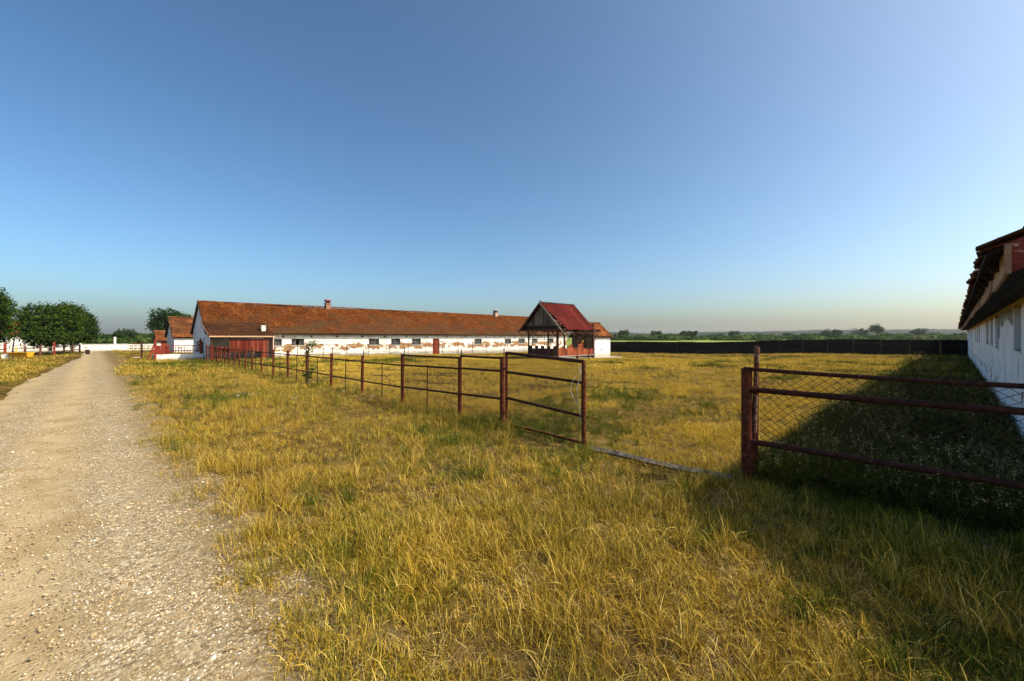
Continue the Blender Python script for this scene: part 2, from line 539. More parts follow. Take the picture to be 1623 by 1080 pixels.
def link(name, me, parent=None, loc=None, rot=None):
    o = bpy.data.objects.new(name, me)
    COL.objects.link(o)
    if parent is not None:
        o.parent = parent
    if loc is not None:
        o.location = loc
    if rot is not None:
        o.rotation_euler = rot
    return o


def np_mesh(name, V, F, mat, rnd=None, smooth=False):
    V = np.asarray(V, np.float32).reshape(-1, 3)
    F = np.asarray(F, np.int32)
    k = F.shape[1]
    me = bpy.data.meshes.new(name)
    me.vertices.add(len(V))
    me.vertices.foreach_set("co", V.ravel())
    me.loops.add(F.size)
    me.loops.foreach_set("vertex_index", F.ravel())
    me.polygons.add(len(F))
    me.polygons.foreach_set("loop_start", np.arange(0, F.size, k, dtype=np.int32))
    me.polygons.foreach_set("loop_total", np.full(len(F), k, dtype=np.int32))
    if smooth:
        me.polygons.foreach_set("use_smooth", np.ones(len(F), dtype=bool))
    if rnd is not None:
        a = me.attributes.new("rnd", 'FLOAT', 'FACE')
        a.data.foreach_set("value", np.asarray(rnd, np.float32))
    me.materials.append(mat)
    me.update(calc_edges=True)
    return me


BOXV = np.array([(-1, -1, -1), (1, -1, -1), (1, 1, -1), (-1, 1, -1), (-1, -1, 1), (1, -1, 1), (1, 1, 1), (-1, 1, 1)], float)
BOXF = np.array([(0, 3, 2, 1), (4, 5, 6, 7), (0, 1, 5, 4), (1, 2, 6, 5), (2, 3, 7, 6), (3, 0, 4, 7)], int)


def np_boxes(cen, half, axes):
    """cen (N,3), half (N,3), axes (N,3,3) rows = local axes"""
    n = len(cen)
    V = cen[:, None, :] + np.einsum('nvk,nkc->nvc', BOXV[None] * half[:, None, :], axes)
    F = (BOXF[None] + 8 * np.arange(n)[:, None, None]).reshape(-1, 4)
    return V.reshape(-1, 3), F


class MB:
    def __init__(self):
        self.v = []
        self.f = []
        self.r = []

    def add(self, vs, fs, r=None):
        b = len(self.v)
        self.v += [tuple(p) for p in vs]
        self.f += [tuple(i + b for i in q) for q in fs]
        rr = R.random() if r is None else r
        self.r += [rr] * len(fs)
        return self

    def box(self, p0, p1):
        a = np.minimum(p0, p1)
        b = np.maximum(p0, p1)
        c = (a + b) / 2
        hh = (b - a) / 2
        return self.add(c + BOXV * hh, BOXF)

    def obox(self, cen, half, ax):
        ax = np.asarray(ax, float)
        return self.add(np.asarray(cen) + (BOXV * np.asarray(half)) @ ax, BOXF)

    def beam(self, p, q, w, h, up=(0, 0, 1)):
        p = np.asarray(p, float)
        q = np.asarray(q, float)
        d = q - p
        L = np.linalg.norm(d)
        x = d / L
        up = np.asarray(up, float)
        y = np.cross(up, x)
        if np.linalg.norm(y) < 1e-6:
            y = np.array((0, 1.0, 0))
        y /= np.linalg.norm(y)
        z = np.cross(x, y)
        return self.obox((p + q) / 2, (L / 2, w / 2, h / 2), (x, y, z))

    def tube(self, pts, rad, seg=8, cap=True):
        pts = [np.asarray(p, float) for p in pts]
        if isinstance(rad, (int, float)):
            rad = [rad] * len(pts)
        rings = []
        prev = None
        for i, p in enumerate(pts):
            d = pts[min(i + 1, len(pts) - 1)] - pts[max(i - 1, 0)]
            d = d / (np.linalg.norm(d) + 1e-9)
            if prev is None:
                a = np.array((0, 0, 1.0)) if abs(d[2]) < 0.9 else np.array((1.0, 0, 0))
            else:
                a = prev
            x = a - d * np.dot(a, d)
            x /= np.linalg.norm(x) + 1e-9
            prev = x
            y = np.cross(d, x)
            rings.append([p + rad[i] * (math.cos(2 * math.pi * k / seg) * x + math.sin(2 * math.pi * k / seg) * y) for k in range(seg)])
        vs = [q for r in rings for q in r]
        fs = []
        for i in range(len(pts) - 1):
            for k in range(seg):
                k2 = (k + 1) % seg
                fs.append((i * seg + k, i * seg + k2, (i + 1) * seg + k2, (i + 1) * seg + k))
        if cap:
            fs.append(tuple(reversed(range(seg))))
            n = (len(pts) - 1) * seg
            fs.append(tuple(range(n, n + seg)))
        return self.add(vs, fs)

    def prism(self, poly, d):
        """poly: list of 3-D points (planar); extruded by vector d"""
        n = len(poly)
        d = np.asarray(d, float)
        vs = [np.asarray(p, float) for p in poly] + [np.asarray(p, float) + d for p in poly]
        fs = [tuple(reversed(range(n))), tuple(range(n, 2 * n))]
        for i in range(n):
            j = (i + 1) % n
            fs.append((i, j, n + j, n + i))
        return self.add(vs, fs)

    def mesh(self, name, mat, smooth=False):
        me = bpy.data.meshes.new(name)
        me.from_pydata(self.v, [], self.f)
        a = me.attributes.new("rnd", 'FLOAT', 'FACE')
        a.data.foreach_set("value", np.asarray(self.r, np.float32))
        if smooth:
            me.polygons.foreach_set("use_smooth", np.ones(len(me.polygons), dtype=bool))
        me.materials.append(mat)
        me.update()
        return me

    def build(self, name, mat, parent=None, smooth=False, loc=None, rot=None):
        return link(name, self.mesh(name, mat, smooth), parent, loc, rot)


def box_obj(name, p0, p1, mat, parent=None):
    return MB().box(p0, p1).build(name, mat, parent)


def tube_obj(name, pts, r, mat, parent=None, seg=10):
    return MB().tube(pts, r, seg).build(name, mat, parent, smooth=False)


# ------------------------------------------------------------------ ground, road, field
def axis(fine_lo, fine_hi, step, far):
    a = list(np.arange(fine_lo, fine_hi + 1e-6, step))
    s = step
    x = fine_hi
    while x < far:
        s *= 1.35
        x += s
        a.append(min(x, far))
    s = step
    x = fine_lo
    while x > -far:
        s *= 1.35
        x -= s
        a.insert(0, max(x, -far))
    return np.array(a)


ROAD_L = lambda v: -2.75 + 0.55 * sstep(v / 22.0) + 1.15 * sstep((v - 26) / 34.0)
ROAD_R = lambda v: 0.74 + 0.3 * sstep((v - 16) / 12.0) + 0.5 * sstep((v - 30) / 12.0)


def build_ground():
    ax = axis(-4, 26, 0.3, 3000)
    ay = axis(-6, 44, 0.4, 3000)
    U, W = np.meshgrid(ax, ay, indexing='ij')
    Z = gz(U, W)
    onroad = (U > ROAD_L(W) + 0.25) & (U < ROAD_R(W) - 0.25) & (W > -30) & (W < 74)
    Z = Z - 0.06 * onroad
    n, m = U.shape
    V = np.stack([U, W, Z], -1).reshape(-1, 3)
    i = np.arange(n * m).reshape(n, m)
    F = np.stack([i[:-1, :-1], i[1:, :-1], i[1:, 1:], i[:-1, 1:]], -1).reshape(-1, 4)
    o = link('ground', np_mesh('ground', V, F, M['ground'], smooth=True))
    tag(o, kind='structure')
    vs = np.concatenate([np.arange(-30, 0, 1.0), np.arange(0, 12, 0.15), np.arange(12, 30, .4), np.arange(30, 76.5, 1.0)])
    K = 26
    P = []
    for v in vs:
        l = float(ROAD_L(v)) + 0.35 * (float(vnoise(v, 3.3, 1.7, 9)) - 0.5) + 0.2 * (float(vnoise(v, 8.3, .6, 9)) - 0.5)
        r = float(ROAD_R(v)) + 0.80 + 0.55 * (float(vnoise(v, 7.1, 1.5, 5)) - 0.5) + 0.3 * (float(vnoise(v, 2.1, .5, 5)) - 0.5)
        for k in range(K):
            t = k / (K - 1)
            u = l + (r - l) * t
            edge = min(t, 1 - t) * (r - l)
            z = gzf(u, v) + 0.028 - 0.085 * (1 - float(sstep(edge / 0.4))) + 0.006 * (float(vnoise(u, v, .25, 8)) - .5) - .018 * math.exp(-((u + .35) / .28) ** 2) - .018 * math.exp(-((u + 1.75) / .28) ** 2)
            P.append((u, v, z))
    n = len(vs)
    i = np.arange(n * K).reshape(n, K)
    F = np.stack([i[:-1, :-1], i[:-1, 1:], i[1:, 1:], i[1:, :-1]], -1).reshape(-1, 4)
    o = link('road', np_mesh('road', P, F, M['road'], smooth=True))
    tag(o, kind='structure')
    # crop field beyond the dark fence
    pts = [place(-25, 95), place(170, 62), place(900, 620), place(-150, 620)]
    me = bpy.data.meshes.new('crop_field')
    me.from_pydata([(p[0], p[1], -0.10) for p in pts], [], [(0, 1, 2, 3)])
    me.materials.append(M['crop'])
    tag(link('crop_field', me), kind='structure')


build_ground()


# ------------------------------------------------------------------ roofs and gabled buildings
def tile_field(p0, du, ds, nrm, nu, ns, w, l, lift=0.035, jit=0.01, sag=0.0, thick=0.018, seed=1):
    """courses of lapped tiles: p0 lower corner, du unit along the eave, ds unit up the slope"""
    rs = np.random.RandomState(seed)
    iu, js = np.meshgrid(np.arange(nu), np.arange(ns), indexing='ij')
    iu = iu.ravel()
    js = js.ravel()
    N = len(iu)
    su = (iu + 0.5 + 0.5 * (js % 2)) * w + rs.randn(N) * jit * 0.5
    ss = (js + 0.5) * l + rs.randn(N) * jit
    sagv = -sag * (vnoise(su, ss, 4.0, seed) + 0.6 * vnoise(su, ss, 1.6, seed + 3) - 0.8)
    cen = p0 + su[:, None] * du + ss[:, None] * ds + (lift * 0.5 + sagv + np.abs(rs.randn(N)) * jit * 0.45)[:, None] * nrm
    tilt = 0.13 + rs.randn(N) * 0.02
    ax_s = ds[None] * np.cos(tilt)[:, None] - nrm[None] * np.sin(tilt)[:, None]
    yaw = rs.randn(N) * 0.025
    ax_u = du[None] * np.cos(yaw)[:, None] + ax_s * np.sin(yaw)[:, None]
    ax_n = np.cross(ax_u, ax_s)
    ax_s = np.cross(ax_n, ax_u)
    half = np.stack([np.full(N, w * 0.485), np.full(N, l * 0.62), np.full(N, thick)], -1)
    axes = np.stack([ax_u, ax_s, ax_n], 1)
    V, F = np_boxes(cen, half, axes)
    rnd = np.repeat(rs.rand(N), 6)
    return V, F, rnd


def gabled(name, label, cat, u0, u1, v0, v1, eave_z, ridge_z, ov=0.45, gov=0.25, wall_mat=None, gable_mat=None, tmat=None,
           base_z=-0.6, openings=(), tile=(0.2, 0.17), sag=0.03, seed=1, ridge_l=0.36, jit=0.01):
    """building whose ridge runs along u; openings on the v0 face: (ua, ub, za, zb)"""
    root = empty(name, (0, 0, 0))
    tag(root, label, cat)
    wm = wall_mat or M['cleanwall']
    gm = gable_mat or wm
    vm = (v0 + v1) / 2
    slope = (ridge_z - eave_z) / (vm - (v0 - ov))
    wtop = eave_z + slope * ov - 0.10
    T = 0.32
    fw = MB()
    ops = sorted(openings)
    cur = u0
    for a, b, za, zb in ops:
        fw.box((cur, v0, base_z), (a, v0 + T, wtop))
        fw.box((a, v0, base_z), (b, v0 + T, za))
        fw.box((a, v0, zb), (b, v0 + T, wtop))
        cur = b
    fw.box((cur, v0, base_z), (u1, v0 + T, wtop))
    fw.build('wall', wm, root)
    box_obj('wall', (u0 + T, v1 - T, base_z), (u1 - T, v1, wtop), wm, root)
    for ua, ub in ((u0, u0 + T), (u1 - T, u1)):
        MB().prism([(ua, v0 + T + .002, base_z), (ua, v1 - .003, base_z), (ua, v1 - .003, wtop), (ua, vm, ridge_z - 0.12), (ua, v0 + T + .002, wtop + slope * T)],
                   (ub - ua, 0, 0)).build('gable_wall', gm, root)
        MB().prism([(ua, v0 + .004, wtop + .002), (ua, v0 + T, wtop + .002), (ua, v0 + T, wtop + slope * T - .02)], (ub - ua, 0, 0)).build('gable_wall', gm, root)
    ru0, ru1 = u0 - gov, u1 + gov
    du = np.array((1.0, 0, 0))
    L = math.hypot(vm - (v0 - ov), ridge_z - eave_z)
    for side in (0, 1):
        sv = 1 if side == 0 else -1
        ds = np.array((0, sv * (vm - v0 + ov) / L, (ridge_z - eave_z) / L))
        nrm = np.array((0, -sv * ds[2], abs(ds[1])))
        edge = v0 - ov if side == 0 else v1 + ov
        p0 = np.array((ru0, edge, eave_z))
        # deck under the tiles
        MB().prism([(ru0 + .02, edge + sv * .04, eave_z - .045), (ru0 + .02, vm - sv * .004, ridge_z - .045), (ru0 + .02, vm - sv * .004, ridge_z - .085), (ru0 + .02, edge + sv * .04, eave_z - .085)],
                   (ru1 - ru0 - .04, 0, 0)).build('roof_deck', M['soffit'], root)
        w, l = tile
        nu = int((ru1 - ru0) / w)
        V, F, rn = tile_field(p0, du, ds, nrm, nu, int(L / l), w, l, sag=sag, seed=seed + side, jit=jit)
        tag(link('roof_tiles', np_mesh('roof_tiles', V, F, tmat or M['tile'], rn), root), kind='stuff')
    # ridge tiles
    n = int((ru1 - ru0) / ridge_l)
    rb = MB()
    for i in range(n):
        a = ru0 + i * ridge_l
        zz = ridge_z + 0.035 + R.uniform(-.012, .012) - sag * float(vnoise(a, 1.0, 6, seed))
        pr = [(0.14 * math.cos(t), 0.11 * math.sin(t)) for t in np.linspace(0, math.pi, 6)]
        rb.prism([(a, vm + y, zz + z) for y, z in pr], (ridge_l * 1.04, 0, 0))
    tag(rb.build('ridge_tiles', tmat or M['tile'], root), kind='stuff')
    # verge boards and eave boards
    for a in (ru0, ru1 - .03):
        for sv, e in ((1, v0 - ov), (-1, v1 + ov)):
            MB().prism([(a, e, eave_z - .1), (a, vm, ridge_z - .1), (a, vm, ridge_z + .02), (a, e, eave_z + .02)], (.03, 0, 0)).build('verge_board', M['oldwood'], root)
    return root, dict(vm=vm, slope=slope, wtop=wtop, T=T)


def window(parent, a, b, za, zb, v0, depth=0.14, panes=2, broken=()):
    w = MB()
    t = 0.055
    d = v0 + depth
    w.box((a, d, za), (a + t, d + .06, zb)).box((b - t, d, za), (b, d + .06, zb))
    w.box((a + t, d + .001, zb - t), (b - t, d + .059, zb)).box((a + t, d + .001, za), (b - t, d + .059, za + t))
    fr = w.build('window_frame', M['oldwood'], parent)
    ww = (b - a - 2 * t) / panes
    for i in range(panes):
        x0 = a + t + i * ww
        if i:
            box_obj('glazing_bar', (x0 - .02, d + .005, za + t), (x0 + .02, d + .05, zb - t), M['oldwood'], fr)
        if i not in broken:
            box_obj('pane', (x0 + .021, d + .025, za + t), (x0 + ww - .021, d + .032, zb - t), M['glass'], fr)
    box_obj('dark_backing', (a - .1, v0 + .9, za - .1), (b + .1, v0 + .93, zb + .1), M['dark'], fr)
    box_obj('window_sill', (a - .06, v0 - .06, za - .07), (b + .06, v0 + .12, za), M['concrete'], parent)


def chimney(parent, u, v, z0, z1, w, mat, capmat, cap=0.09):
    ch = MB()
    ch.box((u - w, v - w, z0), (u + w, v + w, z1))
    c = ch.build('chimney', mat, parent)
    box_obj('chimney_collar', (u - w - .05, v - w - .05, z1), (u + w + .05, v + w + .05, z1 + .08), mat, c)
    box_obj('chimney_stack', (u - w * .8, v - w * .8, z1 + .08), (u + w * .8, v + w * .8, z1 + .3), M['black'], c)
    MB().prism([(u - w - .07, v - w - .07, z1 + .3), (u + w + .07, v - w - .07, z1 + .3), (u + w * .9, v - w * .9, z1 + .3 + cap * 1.8), (u - w * .9, v - w * .9, z1 + .3 + cap * 1.8)],
               (0, 2 * w + .12, 0)).build('chimney_cap', capmat, c)
    return c


# ---- the long stable
WINS = [(11.40, 12.45), (13.27, 14.40), (20.96, 22.15), (23.59, 24.74), (26.24, 27.43), (35.60, 36.85), (41.12, 42.36), (43.87, 45.21), (46.75, 47.95), (50.6, 51.8)]
DOOR = (29.10, 30.07)
VENTS = [12.56, 15.07, 17.61, 20.22, 22.83, 25.54, 28.3, 31.2, 34.2, 37.59, 40.26, 43.13, 45.92, 48.8, 51.9]


def long_stable():
    z = lambda u: gzf(u, 42.5)
    ops = [(a, b, 1.02 + (0.04 if a < 20 else 0.0) + z(a) * .25, 1.70 + z(a) * .25) for a, b in WINS] + [(DOOR[0], DOOR[1], z(29) - .02, 1.66)]
    root, g = gabled('stable', 'long white stable with peeling plaster and rust orange tiled roof across the paddock', 'stable', 6.7, 55.2, 43.0, 49.6, 2.19, 5.05,
                     wall_mat=M['barnwall'], gable_mat=M['cleanwall'], tmat=M['tile'], openings=ops, sag=0.09, seed=21, gov=0.18)
    for i, (a, b, za, zb) in enumerate(ops[:-1]):
        window(root, a, b, za, zb, 43.0, panes=3 if i in (1, 2) else 2, broken=(1,) if i == 1 else ())
    dr = MB()
    a, b, za, zb = ops[-1]
    for k in range(6):
        w = (b - a) / 6
        dr.box((a + k * w + .006, 43.1 + R.uniform(0, .006), za + .03), (a + (k + 1) * w - .006, 43.14, zb - .01))
    d = dr.build('door', M['redwood'], root)
    tag(d, 'red plank door in the stable wall')
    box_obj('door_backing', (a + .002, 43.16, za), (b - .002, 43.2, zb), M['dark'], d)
    box_obj('handle', (b - .16, 43.06, (za + zb) / 2), (b - .12, 43.1, (za + zb) / 2 + .14), M['black'], d)
    for u in VENTS:
        zc = 1.93 + .0 * u
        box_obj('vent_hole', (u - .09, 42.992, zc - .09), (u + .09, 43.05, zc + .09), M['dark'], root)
    # grey stone footing
    k = 6.7
    while k < 55:
        l = R.uniform(.5, .9)
        e = min(k + l, 55.1)
        zb_ = gzf(k, 43) + R.uniform(.14, .30)
        if not (e > DOOR[0] - .02 and k < DOOR[1] + .02):
            MB().box((k + .012, 42.93 + R.uniform(0, .03), -.6), (e - .012, 42.998, zb_)).build('footing_stone', M['greyplaster'], root)
        k = e
    chimney(root, 17.88, 46.25, 4.7, 5.42, 0.24, M['brick'], M['redpaint'])
    chimney(root, 42.33, 46.25, 4.6, 5.42, 0.27, M['brick'], M['brick'], .05)
    # gable details on the road side
    for v, zz in ((44.2, 1.75), (46.0, 1.8), (47.6, 1.8), (46.3, 3.9)):
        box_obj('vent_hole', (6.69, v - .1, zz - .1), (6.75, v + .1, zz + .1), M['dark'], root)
    box_obj('gable_door', (6.672, 44.5, -.1), (6.72, 45.6, 1.5), M['brownwood'], root)
    return root


stable = long_stable()


def lean_to():
    root = empty('lean_to', (0, 0, 0))
    tag(root, 'lean-to shed with dark tiled roof and red board front against the long stable', 'shed')
    u0, u1 = 6.45, 11.15
    v0, z0, v1, z1 = 40.35, 2.0, 43.80, 3.16
    L = math.hypot(v1 - v0, z1 - z0)
    ds = np.array((0, (v1 - v0) / L, (z1 - z0) / L))
    nrm = np.array((0, -ds[2], ds[1]))
    MB().prism([(u0, v0 + .03, z0 - .03), (u0, v1, z1 - .03), (u0, v1, z1 - .08), (u0, v0 + .03, z0 - .08)], (u1 - u0, 0, 0)).build('roof_deck', M['soffit'], root)
    V, F, rn = tile_field(np.array((u0, v0, z0)), np.array((1.0, 0, 0)), ds, nrm, int((u1 - u0) / .2), int(L / .17), .2, .17, sag=.06, seed=71, jit=.02)
    tag(link('roof_tiles', np_mesh('roof_tiles', V, F, M['tiledark'], rn), root), kind='stuff')
    box_obj('eave_board', (u0, v0 - .03, z0 - .13), (u1, v0, z0 - .02), M['fascia'], root)
    box_obj('verge_board', (u0 - .04, v0, z0 - .1), (u0, v0 + .04, z0 + .02), M['fascia'], root)
    MB().prism([(u0 - .04, v0, z0 - .1), (u0 - .04, v1, z1 - .1), (u0 - .04, v1, z1 + .03), (u0 - .04, v0, z0 + .03)], (.035, 0, 0)).build('verge_board', M['fascia'], root)
    for u in (6.62, 7.86, 10.64, 11.0):
        box_obj('post', (u - .06, 40.55, -.3), (u + .06, 40.67, 1.93), M['brownwood'], root)
    MB().prism([(6.72, 41.4, -.3), (6.72, 42.97, -.3), (6.72, 42.97, 2.72), (6.72, 41.4, 2.25)], (.08, 0, 0)).build('side_wall', M['cleanwall'], root)
    n = 17
    for k in range(n):
        a = 7.93 + (10.58 - 7.93) * k / n
        b = 7.93 + (10.58 - 7.93) * (k + 1) / n
        lo = .62 + R.uniform(-.02, .02)
        if k >= n - 3:
            lo = .12
        box_obj('board', (a + .006, 40.58 + R.uniform(-.012, .012), lo), (b - .006, 40.62, 1.70 + R.uniform(-.01, .01)), M['redwood'], root)
    box_obj('rail', (7.9, 40.63, 1.25), (10.6, 40.69, 1.33), M['brownwood'], root)
    box_obj('side_wall', (11.06, 40.7, -.3), (11.14, 42.97, 2.0), M['cleanwall'], root)
    # small white flue on the low roof
    fl = box_obj('flue', (10.35, 41.3, 2.2), (10.65, 41.6, 2.82), M['white'], root)
    box_obj('flue_collar', (10.31, 41.26, 2.60), (10.69, 41.64, 2.66), M['white'], fl)
    box_obj('flue_cap', (10.31, 41.26, 2.82), (10.69, 41.64, 2.88), M['white'], fl)


lean_to()

gabled('stable', 'white stable with brown tiled roof standing behind the long stable gable', 'stable', 6.7, 24, 63.0, 69.8, 1.85, 4.25, ov=.3, tmat=M['tilemix'], seed=31, tile=(.24, .2), sag=.05, ridge_l=.4)
sroot, _ = gabled('shed', 'low shed with brown tiled roof, farthest of the gables along the road', 'shed', 6.6, 11, 80.0, 84.4, 1.25, 2.75, ov=.3, tmat=M['tilemix'], seed=41, tile=(.26, .22), sag=.08, ridge_l=.4)
box_obj('door', (7.0, 79.96, -.1), (8.4, 80.0, 1.15), M['redwood'], sroot)
hroot, _ = gabled('house', 'white house with bright orange tiled roof behind the trees by the road', 'house', -20, -5.6, 90, 98, 2.45, 4.1, ov=.5, tmat=M['tileorange'], seed=51, tile=(.3, .26), sag=.02, ridge_l=.4,
                  openings=[(-8.5, -7.5, 1.0, 2.1), (-11.2, -10.2, 1.0, 2.1)])
window(hroot, -8.5, -7.5, 1.0, 2.1, 90)
window(hroot, -11.2, -10.2, 1.0, 2.1, 90)
gabled('house_porch', 'small orange tiled porch roof on the white house front', 'porch', -9.4, -6.6, 86.5, 89.5, 2.2, 3.0, ov=.35, tmat=M['tileorange'], seed=52, tile=(.3, .26), sag=.02, ridge_l=.4)


# ---- hut beside the pavilion
def hut():
    root, g = gabled('hut', 'small white hut with patchy orange tile roof beside the open pavilion', 'hut', 36.45, 39.35, 24.8, 27.7, 1.90, 3.38, ov=.25, gov=.22, wall_mat=M['cleanwall'], gable_mat=M['oldwood'],
                     tmat=M['tilemix'], seed=61, tile=(.26, .2), sag=.1, ridge_l=.33, base_z=-.8, jit=.03)
    zb = gzf(38, 24.5)
    box_obj('plinth_slab', (35.9, 23.9, zb - .3), (40.1, 24.797, zb + .10), M['concrete'], root)
    for k in range(9):
        v = 24.85 + k * .31
        box_obj('board', (36.40 + R.uniform(-.01, .0), v + .01, -.4), (36.447, v + .30, 1.95), M['oldwood'], root)
    box_obj('door', (36.385, 26.0, -.35), (36.415, 26.8, 1.35), M['brownwood'], root)


hut()


# ---- the open pavilion with the red sheet roof
def pavilion():
    root = empty('pavilion', (0, 0, 0))
    tag(root, 'open wooden pavilion with red sheet metal roof and rusted panels', 'pavilion')
    zr, vr, sl = 5.12, 26.25, 0.99
    rz = lambda v: zr - sl * abs(v - vr)
    # posts
    for u in (30.1, 33.0, 35.7):
        for v in (24.5, 28.1):
            big = 0.09 if (u == 30.1 and v == 24.5) else 0.06
            box_obj('post', (u - big, v - big, -.9), (u + big, v + big, rz(v) - .16), M['brownwood'], root)
    # plates and ties
    for v in (24.5, 28.1):
        box_obj('wall_plate', (29.6, v - .06, rz(v) - .16), (35.9, v + .06, rz(v) - .02), M['brownwood'], root)
    for u in (29.95, 33.0, 35.6):
        box_obj('tie_beam', (u - .06, 23.5, 2.42), (u + .06, 28.9, 2.60), M['brownwood'], root)
    box_obj('ceiling_board', (30.02, 23.75, 2.61), (32.9, 28.7, 2.64), M['brownwood'], root)
    box_obj('ceiling_board', (33.07, 24.6, 2.61), (35.5, 28.7, 2.64), M['brownwood'], root)
    for sgn, v in ((1, 24.5), (-1, 28.1)):
        MB().beam((30.0, v, 1.85), (30.0, v + sgn * .62, 2.42), .07, .09, up=(1, 0, 0)).build('brace', M['brownwood'], root)
    MB().beam((30.0, 26.9, 1.95), (30.0, 27.5, 2.42), .06, .07, up=(1, 0, 0)).build('brace', M['brownwood'], root)
    # rafters
    for u in (29.55, 30.8, 32.1, 33.4, 34.75):
        for sgn in (-1, 1):
            v = vr + sgn * (3.12 if sgn < 0 else 2.75)
            MB().beam((u, vr, zr - .08), (u, v, rz(v) - .08), .06, .12, up=(0, 0, 1)).build('rafter', M['greybeam'] if (sgn < 0 and u in (29.55, 34.75)) else M['brownwood'], root)
    for k in range(5):
        d = .5 + k * .6
        box_obj('lath', (29.5, vr - d - .03, rz(vr - d) - .02), (34.8, vr - d + .03, rz(vr - d) + .01), M['brownwood'], root)
    # gable boards, road side
    n = 16
    for k in range(n):
        a = 24.35 + (28.15 - 24.35) * k / n
        b = a + (28.15 - 24.35) / n
        lo = 2.95 + R.uniform(-.02, .02)
        z1, z2 = rz(a) - .16, rz(b) - .16
        if max(z1, z2) < lo + .08:
            continue
        z1 = max(z1, lo + .02)
        z2 = max(z2, lo + .02)
        off = R.uniform(-.008, .008)
        top = [(30.02 + off, a + .004, lo), (30.02 + off, b - .004, lo), (30.02 + off, b - .004, z2), (30.02 + off, a + .004, z1)]
        if a < vr < b:
            top.insert(3, (30.02 + off, vr, zr - .16))
        MB().prism(top, (.03, 0, 0)).build('gable_board', M['oldwood'], root)
    box_obj('gable_rail', (29.95, 24.2, 2.88), (30.015, 28.3, 2.98), M['oldwood'], root)
    box_obj('gable_panel', (30.06, 24.1, 2.6), (30.1, 28.4, 2.95), M['dark'], root)
    # far gable in boards too
    MB().prism([(34.6, 24.4, 2.7), (34.6, 28.1, 2.7), (34.6, vr, zr - .2)], (.03, 0, 0)).build('gable_panel', M['brownwood'], root)
    # corrugated sheets, two courses; the near verge has lost its lower sheets
    def sheet(ua, ub, va, vb, side, z_off=0.0, jag=0.0, torn=False):
        nw = int(round((ub - ua) / .038))
        us = np.linspace(ua, ub, nw + 1)
        vsn = np.linspace(va, vb, 13)
        P = []
        for i, u in enumerate(us):
            for j, v in enumerate(vsn):
                vv = v
                if jag and j == 0:
                    vv = v + jag * (float(vnoise(u, 3, .12, 17)) - .3)
                uu = u
                if torn:
                    left = ua + max(0.0, (25.75 - vv)) * .42 + .10 * (float(vnoise(vv, 1.0, .22, 19)) - .5)
                    uu = max(u, min(left, ub - .01))
                P.append((uu, vv, rz(vv) + .02 + z_off + .018 * math.sin(i * math.pi / 1.0 + math.pi / 2) + .01 * (float(vnoise(u, v, .8, 6)) - .5)))
        i = np.arange(len(us) * 13).reshape(len(us), 13)
        F = np.stack([i[:-1, :-1], i[1:, :-1], i[1:, 1:], i[:-1, 1:]], -1).reshape(-1, 4)
        o = link('roof_sheet', np_mesh('roof_sheet', P, F, M['redsheet'], np.full(len(F), R.random())), root)
        md = o.modifiers.new('s', 'SOLIDIFY')
        md.thickness = .004
    edges = [29.62, 30.45, 31.35, 32.25, 33.15, 34.05, 34.85]
    for k in range(6):
        a, b = edges[k], edges[k + 1] + .03
        sheet(a, b, 24.95, vr + .02, -1, .012 + .005 * (k % 2), torn=(k == 0))
        if True:
            sheet(a, b, 23.62 + R.uniform(-.03, .03), 25.1, -1, .0 + .005 * (k % 2), torn=(k == 0))
        sheet(a, b, 28.95, vr - .02, 1, .0 + .005 * (k % 2))
    MB().beam((29.55, vr, zr + .06), (34.9, vr, zr + .06), .26, .02).build('ridge_cap', M['redsheet'], root)
    MB().tube([(29.7, vr, zr + .02), (29.68, vr, zr + .22)], .03, 6).build('finial', M['black'], root)
    # torn strips of felt along the near verge
    for k in range(9):
        v = 25.35 - k * .25
        u = 29.55 + R.uniform(-.03, .05)
        MB().beam((u, v, rz(v) + .01), (u + R.uniform(.03, .25), v - R.uniform(.1, .25), rz(v) - R.uniform(.05, .22)), R.uniform(.03, .08), .012).build('torn_felt', M['concrete'], root)
    # dark road-side parapet with square gaps
    k = 0
    vv = np.linspace(24.62, 28.02, 10)
    for a, b in zip(vv[:-1], vv[1:]):
        hi = 1.06 if k % 2 == 0 else .80
        box_obj('parapet_panel', (30.08, a + .004, .14), (30.12, b - .004, hi + R.uniform(-.015, .015)), M['brownwood'], root)
        k += 1
    box_obj('parapet_rail', (30.05, 24.6, .10), (30.15, 28.05, .14), M['brownwood'], root)
    for z in (1.62, 1.98):
        box_obj('grille_bar', (30.08, 24.55, z), (30.11, 28.05, z + .035), M['rustdark'], root)
    for v in (25.3, 26.1, 26.9, 27.6):
        box_obj('grille_bar', (30.085, v - .018, 1.0), (30.105, v + .018, 1.98), M['rustdark'], root)
    # rusted panels along the paddock side, ragged top
    us = np.linspace(30.22, 34.9, 12)
    for i, (a, b) in enumerate(zip(us[:-1], us[1:])):
        hs = [.78, 1.05, .72, .86, 1.22, .80, .74, 1.10, 1.30, .72, .66]
        h1 = hs[i]
        h2 = hs[(i + 1) % len(hs)] * .5 + hs[i] * .5
        MB().prism([(a + .003, 24.46, .12), (b - .003, 24.46, .12), (b - .003, 24.46, h2), ((a + b) / 2, 24.46, max(h1, h2) + R.uniform(-.05, .12)), (a + .003, 24.46, h1)], (0, .012, 0)).build('rust_panel', M['rustsheet'], root)
    MB().prism([(35.0, 24.40, .12), (35.75, 24.44, .25), (35.72, 24.5, .78), (35.05, 24.46, .62)], (0, .012, 0)).build('rust_panel', M['redpaint'], root)
    box_obj('sole_rail', (30.05, 24.42, .06), (35.75, 24.56, .115), M['concrete'], root)
